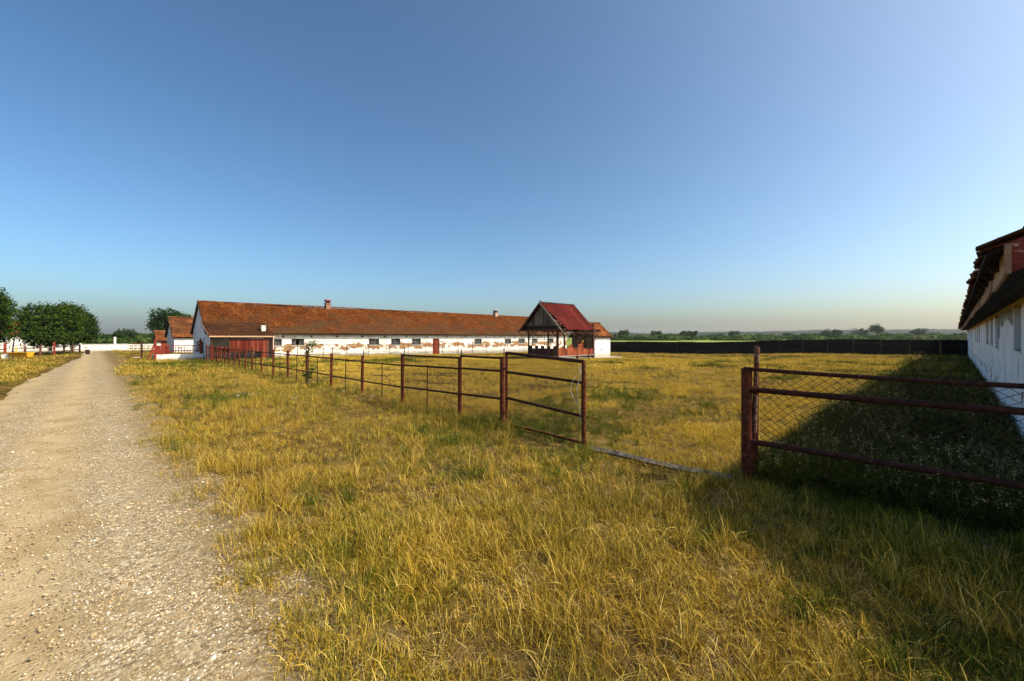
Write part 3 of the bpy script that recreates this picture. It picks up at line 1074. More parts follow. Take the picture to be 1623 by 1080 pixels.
    for u in (33.0, 34.8):
        box_obj('stub_foot', (u - .08, 24.30, -.9), (u + .08, 24.42, .1), M['brownwood'], root)
    for z in (1.6,):
        box_obj('grille_bar', (30.2, 24.49, z), (35.6, 24.52, z + .03), M['rustdark'], root)
    for u in (31.0, 31.8, 32.5):
        box_obj('grille_bar', (u - .015, 24.495, .9), (u + .015, 24.515, 2.0), M['rustdark'], root)
    box_obj('hanging_bucket', (34.9, 25.2, 1.35), (35.1, 25.4, 1.55), M['yellow'], root)
    zb = gzf(33, 26)
    MB().box((30.0, 24.75, zb - .3), (35.9, 28.3, zb + .08)).build('floor_slab', M['concrete'], root)


pavilion()


# ---- the near building on the right
def near_building():
    root = empty('stable', (6.86, 0, 0), math.radians(-1.1))
    tag(root, 'scraped white stable in shade with ragged tiled eave and dark soffit', 'stable')
    x0, x1 = 0.45, 58.5
    y0, T = -0.95, 0.4
    W = 8.0
    top = 2.70
    ops = [(5.14, 6.57, 1.63, 2.54), (10.97, 12.44, 1.58, 2.54), (13.56, 15.1, 1.63, 2.52), (16.2, 18.05, 1.63, 2.5), (24.4, 25.7, 1.63, 2.45), (27.2, 28.5, 1.63, 2.45), (30.2, 31.6, 1.63, 2.45), (37.2, 38.3, .05, 2.4), (44, 45.3, 1.63, 2.45), (50, 51.3, 1.63, 2.45)]
    fw = MB()
    cur = x0
    for a, b, za, zb in ops:
        fw.box((cur, y0, -.5), (a, y0 - T, top))
        fw.box((a, y0, -.5), (b, y0 - T, za))
        fw.box((a, y0, zb), (b, y0 - T, top))
        cur = b
    fw.box((cur, y0, -.5), (x1, y0 - T, top))
    fw.build('wall', M['rightwall'], root)
    box_obj('wall', (x0 + .4, y0 - W, -.5), (x1, y0 - W + .4, top), M['cleanwall'], root)
    vm = y0 - W / 2
    tanp = 0.5
    EZ, EY, X0 = 2.74, -.304, -.54
    ridge = EZ + tanp * (EY - vm)
    for xa in (x0, x1 - .4):
        MB().prism([(xa, y0 - T - .002, -.5), (xa, y0 - W + .402, -.5), (xa, y0 - W + .402, top + .25), (xa, vm, ridge - .2), (xa, y0 - T - .002, top + .25)], (.4, 0, 0)).build('gable_wall', M['cleanwall'], root)
    # windows: blocked with grey plaster; the first is broken through
    for i, (a, b, za, zb) in enumerate(ops):
        if i == 0:
            bl = MB()
            bl.prism([(a, y0 - .13, 2.54), (b, y0 - .13, 2.54), (b, y0 - .13, 2.25), (b - .25, y0 - .13, 2.05), (b - .45, y0 - .13, 2.12), (b - .75, y0 - .13, 1.98), (a + .35, y0 - .13, 2.1), (a + .12, y0 - .13, 1.9), (a, y0 - .13, 1.95)], (0, -.1, 0))
            bl.build('window_blocking', M['greyplaster'], root)
            MB().prism([(a, y0 - .13, za), (a, y0 - .13, 1.8), (a + .3, y0 - .13, 1.86), (a + .55, y0 - .13, 1.78), (a + .85, y0 - .13, 1.70), (b, y0 - .13, za)], (0, -.1, 0)).build('window_blocking', M['greyplaster'], root)
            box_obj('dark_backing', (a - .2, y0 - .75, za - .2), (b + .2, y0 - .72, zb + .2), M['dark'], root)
            rb = MB().tube([(a + .25, y0 - .16, 1.85), (a + .6, y0 - .12, 1.70), (b - .2, y0 - .10, 1.66)], [.06, .09, .03], 6)
            rb.build('torn_sacking', M['concrete'], root)
        elif i == 7:
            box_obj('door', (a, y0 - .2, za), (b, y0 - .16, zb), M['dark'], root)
        else:
            w = box_obj('window_blocking', (a, y0 - .15, za), (b, y0 - .1, zb), M['greyplaster'], root)
            for x in (a + .06, (a + b) / 2, b - .06):
                box_obj('window_bar', (x - .03, y0 - .1, za), (x + .03, y0 - .07, zb), M['oldwood'], w)
        if i != 7:
            box_obj('window_sill', (a - .05, y0 + .03, za - .06), (b + .05, y0 - .1, za), M['cleanwall'], root)
    # fallen render round the first windows
    for a, b, za, zb in ((6.75, 7.6, 2.2, 2.5), (7.4, 9.2, 2.34, 2.56), (9.0, 10.9, 2.25, 2.55), (10.55, 10.95, 1.95, 2.4)):
        n = 9
        pts = [(a + (b - a) * t + R.uniform(-.05, .05), y0, za + R.uniform(-.12, .10)) for t in np.linspace(0, 1, n)]
        pts += [(b - (b - a) * t, y0, zb + R.uniform(-.02, .02)) for t in np.linspace(0, 1, 4)]
        MB().prism(pts, (0, .006, 0)).build('bare_plaster', M['greyplaster'], root)
    # soffit boards
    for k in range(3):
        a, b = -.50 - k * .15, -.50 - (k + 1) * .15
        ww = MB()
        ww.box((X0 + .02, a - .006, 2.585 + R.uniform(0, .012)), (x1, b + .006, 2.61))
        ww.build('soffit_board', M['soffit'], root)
    # rafter ends under the eave
    xx = .5
    while xx < 40:
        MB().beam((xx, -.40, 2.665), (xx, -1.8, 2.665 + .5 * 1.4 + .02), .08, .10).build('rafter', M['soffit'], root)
        xx += 1.0
    # fascia: broken lengths hanging at different heights
    x = X0
    k = 0
    while x < x1:
        l = [2.2, 1.5, 2.6, 3.2][k % 4] + R.uniform(-.3, .3)
        e = min(x + l, x1)
        dz0 = R.uniform(-.05, .05) if k else .0
        dz1 = R.uniform(-.09, .06)
        yy = -.50 + (k % 2) * .012
        MB().prism([(x + .01, yy, 2.53 + dz0), (e - .01, yy, 2.53 + dz1), (e - .01, yy, 2.79 + dz1 * .4), (x + .01, yy, 2.80 + dz0 * .4)], (0, .028, 0)).build('fascia_board', M['fascia'], root)
        x = e
        k += 1
    # near verge: red flaking board following the pitch, with a bare corner post
    rzf = lambda y: EZ + tanp * (EY - y)
    MB().prism([(X0 - .03, -.50, 2.52), (X0 - .03, -.50, 2.815), (X0 - .03, vm, rzf(vm) - .02), (X0 - .03, vm, rzf(vm) - .32)], (.03, 0, 0)).build('verge_board', M['fasciared'], root)
    MB().prism([(X0 - .03, y0 - W + .45, 2.52), (X0 - .03, y0 - W + .45, 2.815), (X0 - .03, vm, rzf(vm) - .02), (X0 - .03, vm, rzf(vm) - .32)], (.03, 0, 0)).build('verge_board', M['fasciared'], root)
    box_obj('corner_strip', (X0 - .045, -.50, 2.51), (X0 + .03, -.455, 2.80), M['fascia'], root)
    # roof decks
    for sgn in (1, -1):
        ye = EY - .03 if sgn > 0 else 2 * vm - EY + .03
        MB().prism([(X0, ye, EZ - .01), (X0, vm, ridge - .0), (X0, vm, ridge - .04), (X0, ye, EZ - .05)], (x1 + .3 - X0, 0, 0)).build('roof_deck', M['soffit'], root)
    # eave tiles, each one, then the slope
    w, l = .195, .20
    L = math.hypot(EY - vm, ridge - EZ)
    ds = np.array((0, (vm - EY) / L, (ridge - EZ) / L))
    nrm = np.array((0, ds[2], -ds[1]))
    metiles = []
    for q in range(5):
        b = MB()
        rr = R.random()
        # slightly arched tile with a curled lower lip
        pr = [(-.5, 0.0), (-.3, .022), (0, .032), (.3, .022), (.5, 0.0), (.5, -.016), (-.5, -.016)]
        b.prism([(p * w * .97, 0, z) for p, z in pr], (0, .30, 0))
        b.r = [rr] * len(b.f)
        metiles.append(b.mesh('tile', M['tiledark'] if q % 2 else M['tilemix']))
    nt = 296
    for i in range(nt):
        xx = X0 + .02 + (i + .5) * w
        o = link('tile', metiles[R.randrange(5)], root)
        base = Matrix((( -1, 0, 0), (ds[0], ds[1], ds[2]), (nrm[0], nrm[1], nrm[2]))).transposed()
        j = Matrix.Rotation(R.gauss(0, .05), 3, 'Z') @ Matrix.Rotation(R.gauss(-.06, .05), 3, 'X') @ Matrix.Rotation(R.gauss(0, .04), 3, 'Y')
        mat4 = (base @ j).to_4x4()
        p = np.array((xx, EY, EZ + .015)) + ds * R.gauss(0, .022) + nrm * (R.uniform(0, .02))
        mat4.translation = Vector(p)
        o.matrix_local = mat4
    V, F, rn = tile_field(np.array((X0, EY, EZ + .02)) + ds * l, np.array((1.0, 0, 0)), ds, nrm, int((x1 - X0) / w), int(L / l) - 1, w, l, sag=.04, seed=91, jit=.015, lift=.05)
    tag(link('roof_tiles', np_mesh('roof_tiles', V, F, M['tiledark'], rn), root), kind='stuff')
    ds2 = np.array((0, -ds[1], ds[2]))
    nr2 = np.array((0, -nrm[1], nrm[2]))
    V, F, rn = tile_field(np.array((X0, 2 * vm - EY, EZ + .02)), np.array((1.0, 0, 0)), ds2, nr2, int((x1 - X0) / .3), int(L / .25), .3, .25, sag=.04, seed=92, jit=.015, lift=.05)
    tag(link('roof_tiles', np_mesh('roof_tiles', V, F, M['tiledark'], rn), root), kind='stuff')
    rb = MB()
    for i in range(int((x1 - X0) / .36)):
        pr = [(0.15 * math.cos(t), 0.12 * math.sin(t)) for t in np.linspace(0, math.pi, 6)]
        rb.prism([(X0 + i * .36, vm + y, ridge + .03 + z) for y, z in pr], (.37, 0, 0))
    tag(rb.build('ridge_tiles', M['tiledark'], root), kind='stuff')
    # verge tiles seen edge-on along the near rake
    for k in range(14):
        p = np.array((X0 + .03, EY, EZ + .015)) + ds * (k * .34)
        b = MB()
        b.obox(p + ds * .17 + nrm * .03, (.11, .185, .012), ((1, 0, 0), ds - nrm * .05, nrm + ds * .05))
        b.build('verge_tile', M['tiledark'], root)
    # bargeboard step seen at the corner of the photo
    return root


near_building()


# ------------------------------------------------------------------ fences and gate
def chain_link(p0, p1, zb0, zt0, zb1, zt1, cell, ratio, r, wob=0.0, seed=1):
    """diamond wire netting between two uprights; returns MB"""
    b = MB()
    p0 = np.asarray(p0, float)
    p1 = np.asarray(p1, float)
    L = np.linalg.norm(p1 - p0)
    n = np.array((-(p1 - p0)[1], (p1 - p0)[0])) / L
    H = max(zt0 - zb0, zt1 - zb1)
    ch = cell * ratio
    K = int(math.ceil(H / (ch / 2)))
    nx = int(math.ceil(L / cell)) + K + 2

    def pt(s, k):
        t = s / L
        zb = zb0 + (zb1 - zb0) * t
        zt = zt0 + (zt1 - zt0) * t
        z = zb + (zt - zb) * min(1, k / K)
        ds = wob * cell * (float(vnoise(s, z, .33, seed)) - .5)
        dz = wob * ch * (float(vnoise(s, z, .29, seed + 5)) - .5)
        off = .25 * wob * cell * (float(vnoise(s, z, .5, seed + 9)) - .5)
        q = p0 + (p1 - p0) * (s + ds) / L + n * off
        return (q[0], q[1], min(max(z + dz, zb), zt))
    for d in (1, -1):
        for i in range(-K - 1, nx + K + 1):
            line = []
            for k in range(K + 1):
                s = (i + d * k / 2.0) * cell
                if 0 <= s <= L:
                    line.append((s, k))
            if len(line) < 2:
                continue
            if wob < 0.01:
                pts = [pt(*line[0]), pt(*line[-1])]
            else:
                pts = [pt(*q) for q in line]
            b.tube(pts, r, 3, cap=False)
    return b


def pipe(parent, name, p, q, r, mat=None, seg=9, sagz=0.0):
    p = np.asarray(p, float)
    q = np.asarray(q, float)
    if sagz:
        pts = []
        for t in np.linspace(0, 1, 9):
            w = p + (q - p) * t
            w[2] -= sagz * 4 * t * (1 - t)
            pts.append(w)
    else:
        pts = [p, q]
    return MB().tube(pts, r, seg).build(name, mat or M['rust'], parent, smooth=False)


def paddock_fence():
    U = 6.27
    root = empty('pipe_fence', (U, 6.6, 0))
    root.location = (0, 0, 0)
    tag(root, 'long rusty pipe fence running from the gate back to the stable', 'fence')
    posts = [6.63, 8.12, 10.78, 13.34, 15.89, 18.40, 20.80, 23.0, 25.1, 26.9, 28.4, 29.8, 31.1, 32.4, 33.7, 35.0, 36.3, 37.6, 38.9, 40.1]
    g = lambda v: gzf(U, v)
    pm = {}
    for i, v in enumerate(posts):
        r = .056 if i == 0 else .05
        t = 1.46 if i == 0 else 1.40 if i < 3 else 1.28 + R.uniform(-.02, .02)
        lean = R.uniform(-.02, .02)
        pipe(root, 'post', (U, v, g(v) - .3), (U + lean, v + R.uniform(-.015, .015), t), r, seg=10)
        box_obj('post_cap', (U + lean - r * .8, v - r * .8, t), (U + lean + r * .8, v + r * .8, t + .012), M['rustdark'], root)
        if i < 9:
            pipe(root, 'spike_rod', (U + .05, v, t - .3), (U + .055 + R.uniform(-.01, .02), v + R.uniform(-.02, .02), t + .20), .012, M['rustdark'], 5)
    for i in range(len(posts) - 1):
        a, b = posts[i], posts[i + 1]
        zs = [(1.43, 1.43), (1.15, 1.14), (.55, .52)] if i == 0 else [(1.40, 1.38), (1.14, 1.10), (.52, .47)] if i == 1 else [(1.09, 1.08), (.46, .45)]
        for j, (z0, z1) in enumerate(zs):
            w = R.uniform(-.012, .012)
            pipe(root, 'rail', (U - .0, a + .035, z0 + w), (U, b - .035, z1 + w), .026 if i < 2 else .024, M['rustdark'], 7)
        if i >= 1:
            m = (a + b) / 2 + R.uniform(-.1, .1)
            pipe(root, 'picket', (U, m, g(m) - .1), (U + R.uniform(-.02, .02), m, 1.12 if i > 1 else 1.15), .016, M['rustdark'], 6)
        if i >= 1:
            for z in (.93, .74):
                pipe(root, 'strand', (U + .01, a, z + R.uniform(-.03, .03)), (U + .01, b, z + R.uniform(-.03, .03)), .0045, M['wire'], 4, sagz=.03)
        if i < 2:
            o = chain_link((U + .03, a + .05), (U + .03, b - .05), g(a) + .06, 1.38, g(b) + .06, 1.36, .062, 1.0, .0031, .15, 3 + i).build('wire_netting', M['wire'], root)
            tag(o, kind='stuff')


paddock_fence()


def gate_leaf():
    root = empty('field_gate', (0, 0, 0))
    tag(root, 'rusty pipe gate leaf with wire netting standing between fence and opening', 'gate')
    H = np.array((6.25, 6.48))
    E = np.array((5.99, 4.30))
    zh = {'top': 1.555, 'a': 1.15, 'b': .60, 'bot': .05}
    ze = {'top': 1.47, 'a': 1.11, 'b': .53, 'bot': .07}
    pipe(root, 'hinge_stile', (H[0], H[1], .02), (H[0], H[1], zh['top'] + .02), .031)
    pipe(root, 'end_stile', (E[0], E[1], gzf(*E) - .04), (E[0], E[1], ze['top'] + .02), .036)
    pipe(root, 'latch_sleeve', (E[0], E[1], .55), (E[0], E[1], 1.14), .045)
    for k in zh:
        pipe(root, 'rail', (H[0], H[1], zh[k]), (E[0], E[1], ze[k]), .033 if k == 'top' else .028, M['rustdark'] if k != 'bot' else M['rust'])
    for z in (.25, 1.2):
        pipe(root, 'hinge', (H[0], H[1], z), (6.27, 6.62, z + .02), .02)
    d = (E - H) / np.linalg.norm(E - H)
    o = chain_link(H + d * .03, E - d * .1, .1, 1.52, .12, 1.44, .062, 1.0, .0034, .2, 8).build('wire_netting', M['wire'], root)
    tag(o, kind='stuff')
    tw = empty('twine', (0, 0, 0))
    tag(tw, 'pale blue twine knotted on the end of the gate leaf', 'twine')
    e3 = np.array((E[0], E[1], 0)) - np.array((d[0], d[1], 0)) * .07
    for s in range(3):
        pts = []
        for i in range(14):
            t = i / 13
            pts.append(e3 + np.array((-.04 + .04 * math.sin(5 * t + s) + d[0] * -.10 * math.sin(3.1 * t) * (s == 1), .02 * math.cos(7 * t + s * 2) - d[1] * .16 * math.sin(3.1 * t) * (s == 1), 1.40 - (.42 + .28 * s) * t)))
        MB().tube(pts, .0038, 5).build('strand', M['twine'], tw)


gate_leaf()


def right_fence():
    root = empty('pipe_fence', (0, 0, 0))
    tag(root, 'rusty pipe fence panel with sagging wire netting in front of the scraped stable', 'fence')
    U, v0, v1 = 6.17, 1.80, -3.2
    pipe(root, 'post', (U, v0, -.3), (U, v0, 1.47), .066, seg=14)
    box_obj('post_cap', (U - .05, v0 - .05, 1.47), (U + .05, v0 + .05, 1.482), M['rustdark'], root)
    pipe(root, 'post', (U, v1, -.3), (U, v1, 1.5), .06, seg=12)
    pipe(root, 'stay', (U + .085, v0 - .085, -.2), (U + .10, v0 - .10, 1.60), .024, M['rust'])
    pipe(root, 'rail', (U - .02, v0 + .03, 1.475), (U, v1, 1.49), .026, M['rustdark'], sagz=.045)
    pipe(root, 'rail', (U, v0 - .05, 1.205), (U, v1, 1.27), .037, M['rustdark'], 10, sagz=.035)
    pipe(root, 'rail', (U, v0 - .05, .515), (U, v1, .50), .037, M['rustdark'], 10)
    pipe(root, 'rail_collar', (U, v0 - .07, 1.205), (U, v0 - .13, 1.205), .05, M['rust'], 10)
    o = chain_link((U + .045, v0 - .14), (U + .045, v1), .50, 1.45, .50, 1.43, .115, .78, .0036, .45, 12).build('wire_netting', M['wire'], root)
    tag(o, kind='stuff')
    # loose wire ends on the top rail
    for k in range(26):
        v = v0 - .2 - k * .18 + R.uniform(-.05, .05)
        z = 1.49 - .04 * 4 * ((v0 - v) / 5) * (1 - (v0 - v) / 5)
        MB().tube([(U, v, z), (U + .01, v + R.uniform(-.03, .03), z + R.uniform(.02, .05)), (U + .02, v + R.uniform(-.05, .05), z + R.uniform(-.0, .04))], .0028, 4).build('wire_end', M['wire'], root)
    pl = empty('wrapped_pole', (0, 0, 0))
    tag(pl, 'leaning pole wound with pale cord beside the gate post', 'pole')
    a = np.array((U + .055, v0 - .058, -.1))
    b = np.array((U + .03, v0 - .115, 1.78))
    MB().tube([a, (a + b) / 2 + np.array((.0, .012, 0)), b], [.024, .023, .024], 10).build('shaft', M['rust'], pl)
    for z0, z1, rr in ((.62, 1.13, .024), (1.24, 1.45, .023), (1.55, 1.77, .030)):
        pts = []
        turns = (z1 - z0) / .026
        n = int(turns * 8)
        for i in range(n + 1):
            z = z0 + (z1 - z0) * i / n
            t = (z + .1) / 1.87
            c = a + (b - a) * t
            an = 2 * math.pi * turns * i / n
            pts.append((c[0] + rr * math.cos(an), c[1] + rr * math.sin(an), z))
        MB().tube(pts, .009, 5).build('cord_winding', M['wrap'], pl)
    MB().tube([(U, v0 - .08, 1.56), (U - .06, v0 - .02, 1.60), (U - .04, v0 + .01, 1.66), (U, v0 - .04, 1.69)], .004, 4).build('wire_end', M['wire'], pl)


right_fence()


def ground_beam():
    p, q = np.array((5.84, 4.05)), np.array((5.92, 1.92))
    pts, rad = [], []
    for t in np.linspace(0, 1, 12):
        w = p + (q - p) * t
        pts.append((w[0] + .008 * math.sin(9 * t), w[1], .045 + .008 * math.sin(7 * t)))
        rad.append(.047 + .003 * math.sin(31 * t))
    o = MB().tube(pts, rad, 4).build('timber_sill', M['greybeam'])
    tag(o, 'weathered grey pole lying in the grass across the gate opening', 'pole')


ground_beam()


def inner_fence():
    root = empty('wire_fence', (0, 0, 0))
    tag(root, 'thin dark rail fence in front of the long stable wall', 'fence')
    v = 41.0
    us = [10.87 + 2.28 * k for k in range(1, 12)]
    for i, u in enumerate(us):
        hgt = 1.2 + (.35 if i == 9 else 0)
        z = gzf(u, v)
        pipe(root, 'post', (u, v, z - .2), (u, v, z + hgt), .028, M['rustdark'], 6)
        if i < len(us) - 1:
            z2 = gzf(us[i + 1], v)
            for h in (.42, .80, 1.18):
                pipe(root, 'rail', (u + .02, v, z + h), (us[i + 1] - .02, v, z2 + h), .014, M['rustdark'], 5)


inner_fence()


def black_fence():
    root = empty('board_fence', (0, 0, 0))
    tag(root, 'long dark tarred board fence closing off the far side of the paddock', 'fence')
    A = np.array((53.2, 36.0))
    B = np.array((61.6, -2.3))
    n = 17
    for i in range(n):
        p = A + (B - A) * i / n
        q = A + (B - A) * (i + 1) / n
        zp, zq = gzf(*p), gzf(*q)
        d = (q - p) / np.linalg.norm(q - p)
        nr = np.array((-abs(d[1]), d[0] * (1 if d[1] < 0 else -1)))
        nr = np.array((d[1], -d[0]))
        hh = 1.50 + .07 * i / n + R.uniform(-.04, .03)
        MB().beam((p[0], p[1], zp - .3), (p[0], p[1], zp + hh + .04), .12, .12).build('post', M['blackwood'] if R.random() < .85 else M['brownwood'], root)
        for k in range(6):
            z0 = k * hh / 6 + .0
            z1 = (k + 1) * hh / 6 + .035
            a = p + d * .07
            b = q - d * .07
            o2 = nr * ((k % 2) * .04 + R.uniform(-.006, .006))
            zc = (z0 + z1) / 2
            MB().beam((a[0] + o2[0], a[1] + o2[1], zp + zc), (b[0] + o2[0], b[1] + o2[1], zq + zc + R.uniform(-.01, .01)), .035, z1 - z0).build('board', M['blackwood'], root)
    q = B
    MB().beam((q[0], q[1], -.3), (q[0], q[1], 1.6), .12, .12).build('post', M['blackwood'], root)


black_fence()


# ------------------------------------------------------------------ loading ramp with red rails, far wall, left yard
def loading_ramp():
    o = empty('loading_ramp', (0, 0, 0))
    tag(o, 'low white loading ramp wall with red rails at the stable corner', 'ramp')
    box_obj('ramp_wall', (3.42, 44.0, -.3), (6.62, 44.35, .46), M['cleanwall'], o)
    box_obj('ramp_deck', (3.5, 44.352, -.3), (6.6, 46.5, .40), M['concrete'], o)
    box_obj('post', (3.42, 43.86, -.2), (3.56, 43.998, 1.70), M['redpaint'], o)
    box_obj('post', (6.40, 44.1, .46), (6.52, 44.24, 1.72), M['redpaint'], o)
    MB().beam((3.0, 43.9, -.1), (3.45, 43.92, 1.35), .10, .10, up=(0, 1, 0)).build('brace', M['redpaint'], o)
    MB().beam((3.05, 43.8, .1), (3.42, 43.9, .85), .07, .07, up=(0, 1, 0)).build('brace', M['redpaint'], o)
    for z in (.72, 1.13):
        box_obj('rail', (3.57, 44.12, z), (6.39, 44.17, z + .06), M['redpaint'], o)
    for k in range(7):
        u = 4.78 + k * .19
        box_obj('picket', (u - .02, 44.09, .48), (u + .02, 44.118, 1.10 + (.12 if k == 6 else 0)), M['brownwood'] if k < 4 else M['redpaint'], o)
    for k in range(3):
        box_obj('gate_panel', (3.75 + k * .28, 46.2, .42), (4.02 + k * .28, 46.25, 1.15), M['redwood'], o)
    for k in range(4):
        MB().beam((6.25, 44.5, .62 + .24 * k), (6.46, 44.2, .86 + .24 * k), .05, .12, up=(0, 0, 1)).build('gate_slat', M['redpaint'], o)
    # rails linking the ramp to the lean-to front
    r2 = empty('red_rail', (0, 0, 0))
    tag(r2, 'short red rail fence across the open bay of the lean-to', 'rail')
    for z in (.52, .98):
        box_obj('rail', (6.70, 40.46, z), (7.86, 40.52, z + .07), M['redpaint'], r2)
    for u in (6.66, 7.2):
        box_obj('post', (u - .04, 40.44, -.2), (u + .04, 40.455, 1.1), M['redpaint'], r2)


loading_ramp()


def far_wall():
    o = empty('boundary_wall', (0, 0, 0))
    tag(o, 'low white boundary wall at the end of the gravel road', 'wall')
    u = -9.0
    while u < 3.3:
        e = min(u + 2.05, 3.35)
        box_obj('wall_panel', (u + .01, 78.0 + R.uniform(0, .01), -.3), (e - .01, 78.2, .86 + R.uniform(-.01, .01)), M['cleanwall'], o)
        box_obj('coping', (u + .005, 77.95, .872), (e - .005, 78.25, .93), M['white'], o)
        u = e
    r = empty('white_railing', (0, 0, 0))
    tag(r, 'white slatted railing on a low kerb right of the boundary wall', 'railing')
    box_obj('kerb', (3.3, 76.0, -.3), (6.4, 76.3, .22), M['cleanwall'], r)
    for z in (.40, .60, .80):
        box_obj('rail', (3.3, 76.1, z), (6.4, 76.16, z + .11), M['white'], r)
    for k in range(8):
        box_obj('post', (3.3 + k * .43, 76.05, .2), (3.38 + k * .43, 76.098, .95), M['white'], r)
    p = MB().tube([(2.33, 90, -.3), (2.33, 90, 1.86)], .16, 8).build('marker_post', M['white'])
    tag(p, 'white concrete post above the boundary wall between the far trees', 'post')
    b = MB().tube([(-.46, 64.4, -.05), (-.46, 64.4, .25), (-.46, 64.4, .28), (-.46, 64.4, .5)], [.16, .18, .185, .17], 10)
    bo = b.build('oil_drum', M['black'])
    tag(bo, 'small black drum standing at the left road edge', 'drum')
    ro = MB().tube([(-.46, 64.4, .49), (-.46, 64.4, .515)], .182, 10).build('rim', M['rust'], bo)
    br = empty('dark_post', (0, 0, 0))
    tag(br, 'dark post with two rusty rail stubs by the road before the ramp', 'post')
    box_obj('post', (2.85, 47.9, -.2), (2.98, 48.03, 1.55), M['rustdark'], br)
    box_obj('rail', (2.35, 47.94, 1.25), (2.84, 47.99, 1.32), M['redpaint'], br)
    box_obj('rail', (2.35, 47.94, .1), (2.84, 47.99, .18), M['concrete'], br)


far_wall()


def yard_left():
    root = empty('yard_fence', (0, 0, 0))
    tag(root, 'brown and red post and rail fence in front of the roadside trees', 'fence')
    pts = [(-6.6, 56.4), (-5.58, 58.2), (-4.6, 60.6), (-3.75, 62.6), (-2.91, 64.64), (-2.3, 67.2), (-1.7, 70.0), (-1.2, 73.0)]
    for i, (u, v) in enumerate(pts):
        red = i in (1, 4)
        h = 1.35 if red else 1.0
        box_obj('post', (u - .08, v - .08, -.2), (u + .08, v + .08, h), M['redpaint'] if red else M['brownwood'], root)
        if i < len(pts) - 1:
            w = pts[i + 1]
            for z in (.38, .80):
                MB().beam((u, v, z), (w[0], w[1], z + R.uniform(-.03, .03)), .05, .09).build('rail', M['oldwood'] if i % 2 else M['brownwood'], root)
    t = empty('feed_trough', (0, 0, 0))
    tag(t, 'yellow metal feed trough with upright bar by the roadside fence', 'trough')
    c, d = np.array((-4.55, 56.9)), np.array((.72, -.70))
    n = np.array((.70, .72))
    P = lambda a, b, z: (c[0] + d[0] * a + n[0] * b, c[1] + d[1] * a + n[1] * b, z)
    bd = MB()
    lo = [P(-.75, -.2, .12), P(.75, -.2, .12), P(.75, .2, .12), P(-.75, .2, .12)]
    hi = [P(-.85, -.32, .52), P(.85, -.32, .52), P(.85, .32, .52), P(-.85, .32, .52)]
    bd.add(lo + hi, [(3, 2, 1, 0), (0, 1, 5, 4), (1, 2, 6, 5), (2, 3, 7, 6), (3, 0, 4, 7)])
    ob = bd.build('body', M['yellow'], t)
    ob.modifiers.new('s', 'SOLIDIFY').thickness = .02
    for a in (-.6, .6):
        for b in (-.22, .22):
            MB().beam(P(a, b, -.1), P(a, b, .14), .05, .05).build('leg', M['yellow'], t)
    MB().beam(P(-.42, 0, .3), P(-.42, 0, 1.0), .09, .09).build('upright_bar', M['yellow'], t)
    MB().beam(P(-.5, -.34, .42), P(.8, -.34, .42), .02, .04).build('side_band', M['rust'], t)
    w = empty('stone_block', (0, 0, 0))
    o = MB().box((-5.72, 57.55, -.1), (-4.98, 58.0, .34)).build('block_body', M['white'], w)
    box_obj('block_cap', (-5.75, 57.52, .34), (-4.95, 58.03, .39), M['concrete'], w)
    tag(w, 'low white block beside the yellow trough', 'block')
    lw = empty('garden_wall', (0, 0, 0))
    tag(lw, 'white pillared garden wall showing between the roadside tree trunks', 'wall')
    for k in range(7):
        u = -5.2 + k * .62
        box_obj('pillar', (u, 84.0, -.2), (u + .3, 84.25, 1.0), M['white'], lw)
        box_obj('wall_panel', (u + .302, 84.05, -.2), (u + .618, 84.2, .45), M['white'], lw)


yard_left()


# ------------------------------------------------------------------ trees
def crown_np(lobes, n, size, seed, flat=0.0, shell=0.55):
    """leaf quads through ellipsoid lobes (cx,cy,cz,rx,ry,rz)"""
    rs = np.random.RandomState(seed)
    vol = np.array([l[3] * l[4] * l[5] for l in lobes]) ** 0.7
    idx = rs.choice(len(lobes), n, p=vol / vol.sum())
    L = np.array(lobes)[idx]
    d = rs.randn(n, 3)
    d /= np.linalg.norm(d, axis=1)[:, None]
    rad = shell + (1 - shell) * rs.rand(n) ** 0.6
    rad = rad * (1 + 0.12 * rs.randn(n))
    # sprays: pull leaves towards a set of twig directions so that the outline is uneven
    tw = rs.randn(60, 3)
    tw /= np.linalg.norm(tw, axis=1)[:, None]
    near = tw[np.argmax(d @ tw.T, axis=1)]
    d = d * 0.62 + near * 0.38
    d /= np.linalg.norm(d, axis=1)[:, None]
    rad *= 0.86 + 0.28 * rs.rand(60)[np.argmax(d @ tw.T, axis=1)]
    c = L[:, :3] + d * rad[:, None] * L[:, 3:]
    nrm = rs.randn(n, 3) * 0.8 + d * 0.7 + np.array((0, 0, .35))
    nrm /= np.linalg.norm(nrm, axis=1)[:, None]
    a = rs.randn(n, 3)
    a -= nrm * (a * nrm).sum(1)[:, None]
    a /= np.linalg.norm(a, axis=1)[:, None]
    b = np.cross(nrm, a)
    s = size * (0.55 + 0.9 * rs.rand(n))[:, None]
    V = np.stack([c - a * s, c - b * s * .45 + a * s * .1, c + a * s, c + b * s * .45 + a * s * .1], 1).reshape(-1, 3)
    F = np.arange(4 * n).reshape(n, 4)
    return V, F, rs.rand(n)


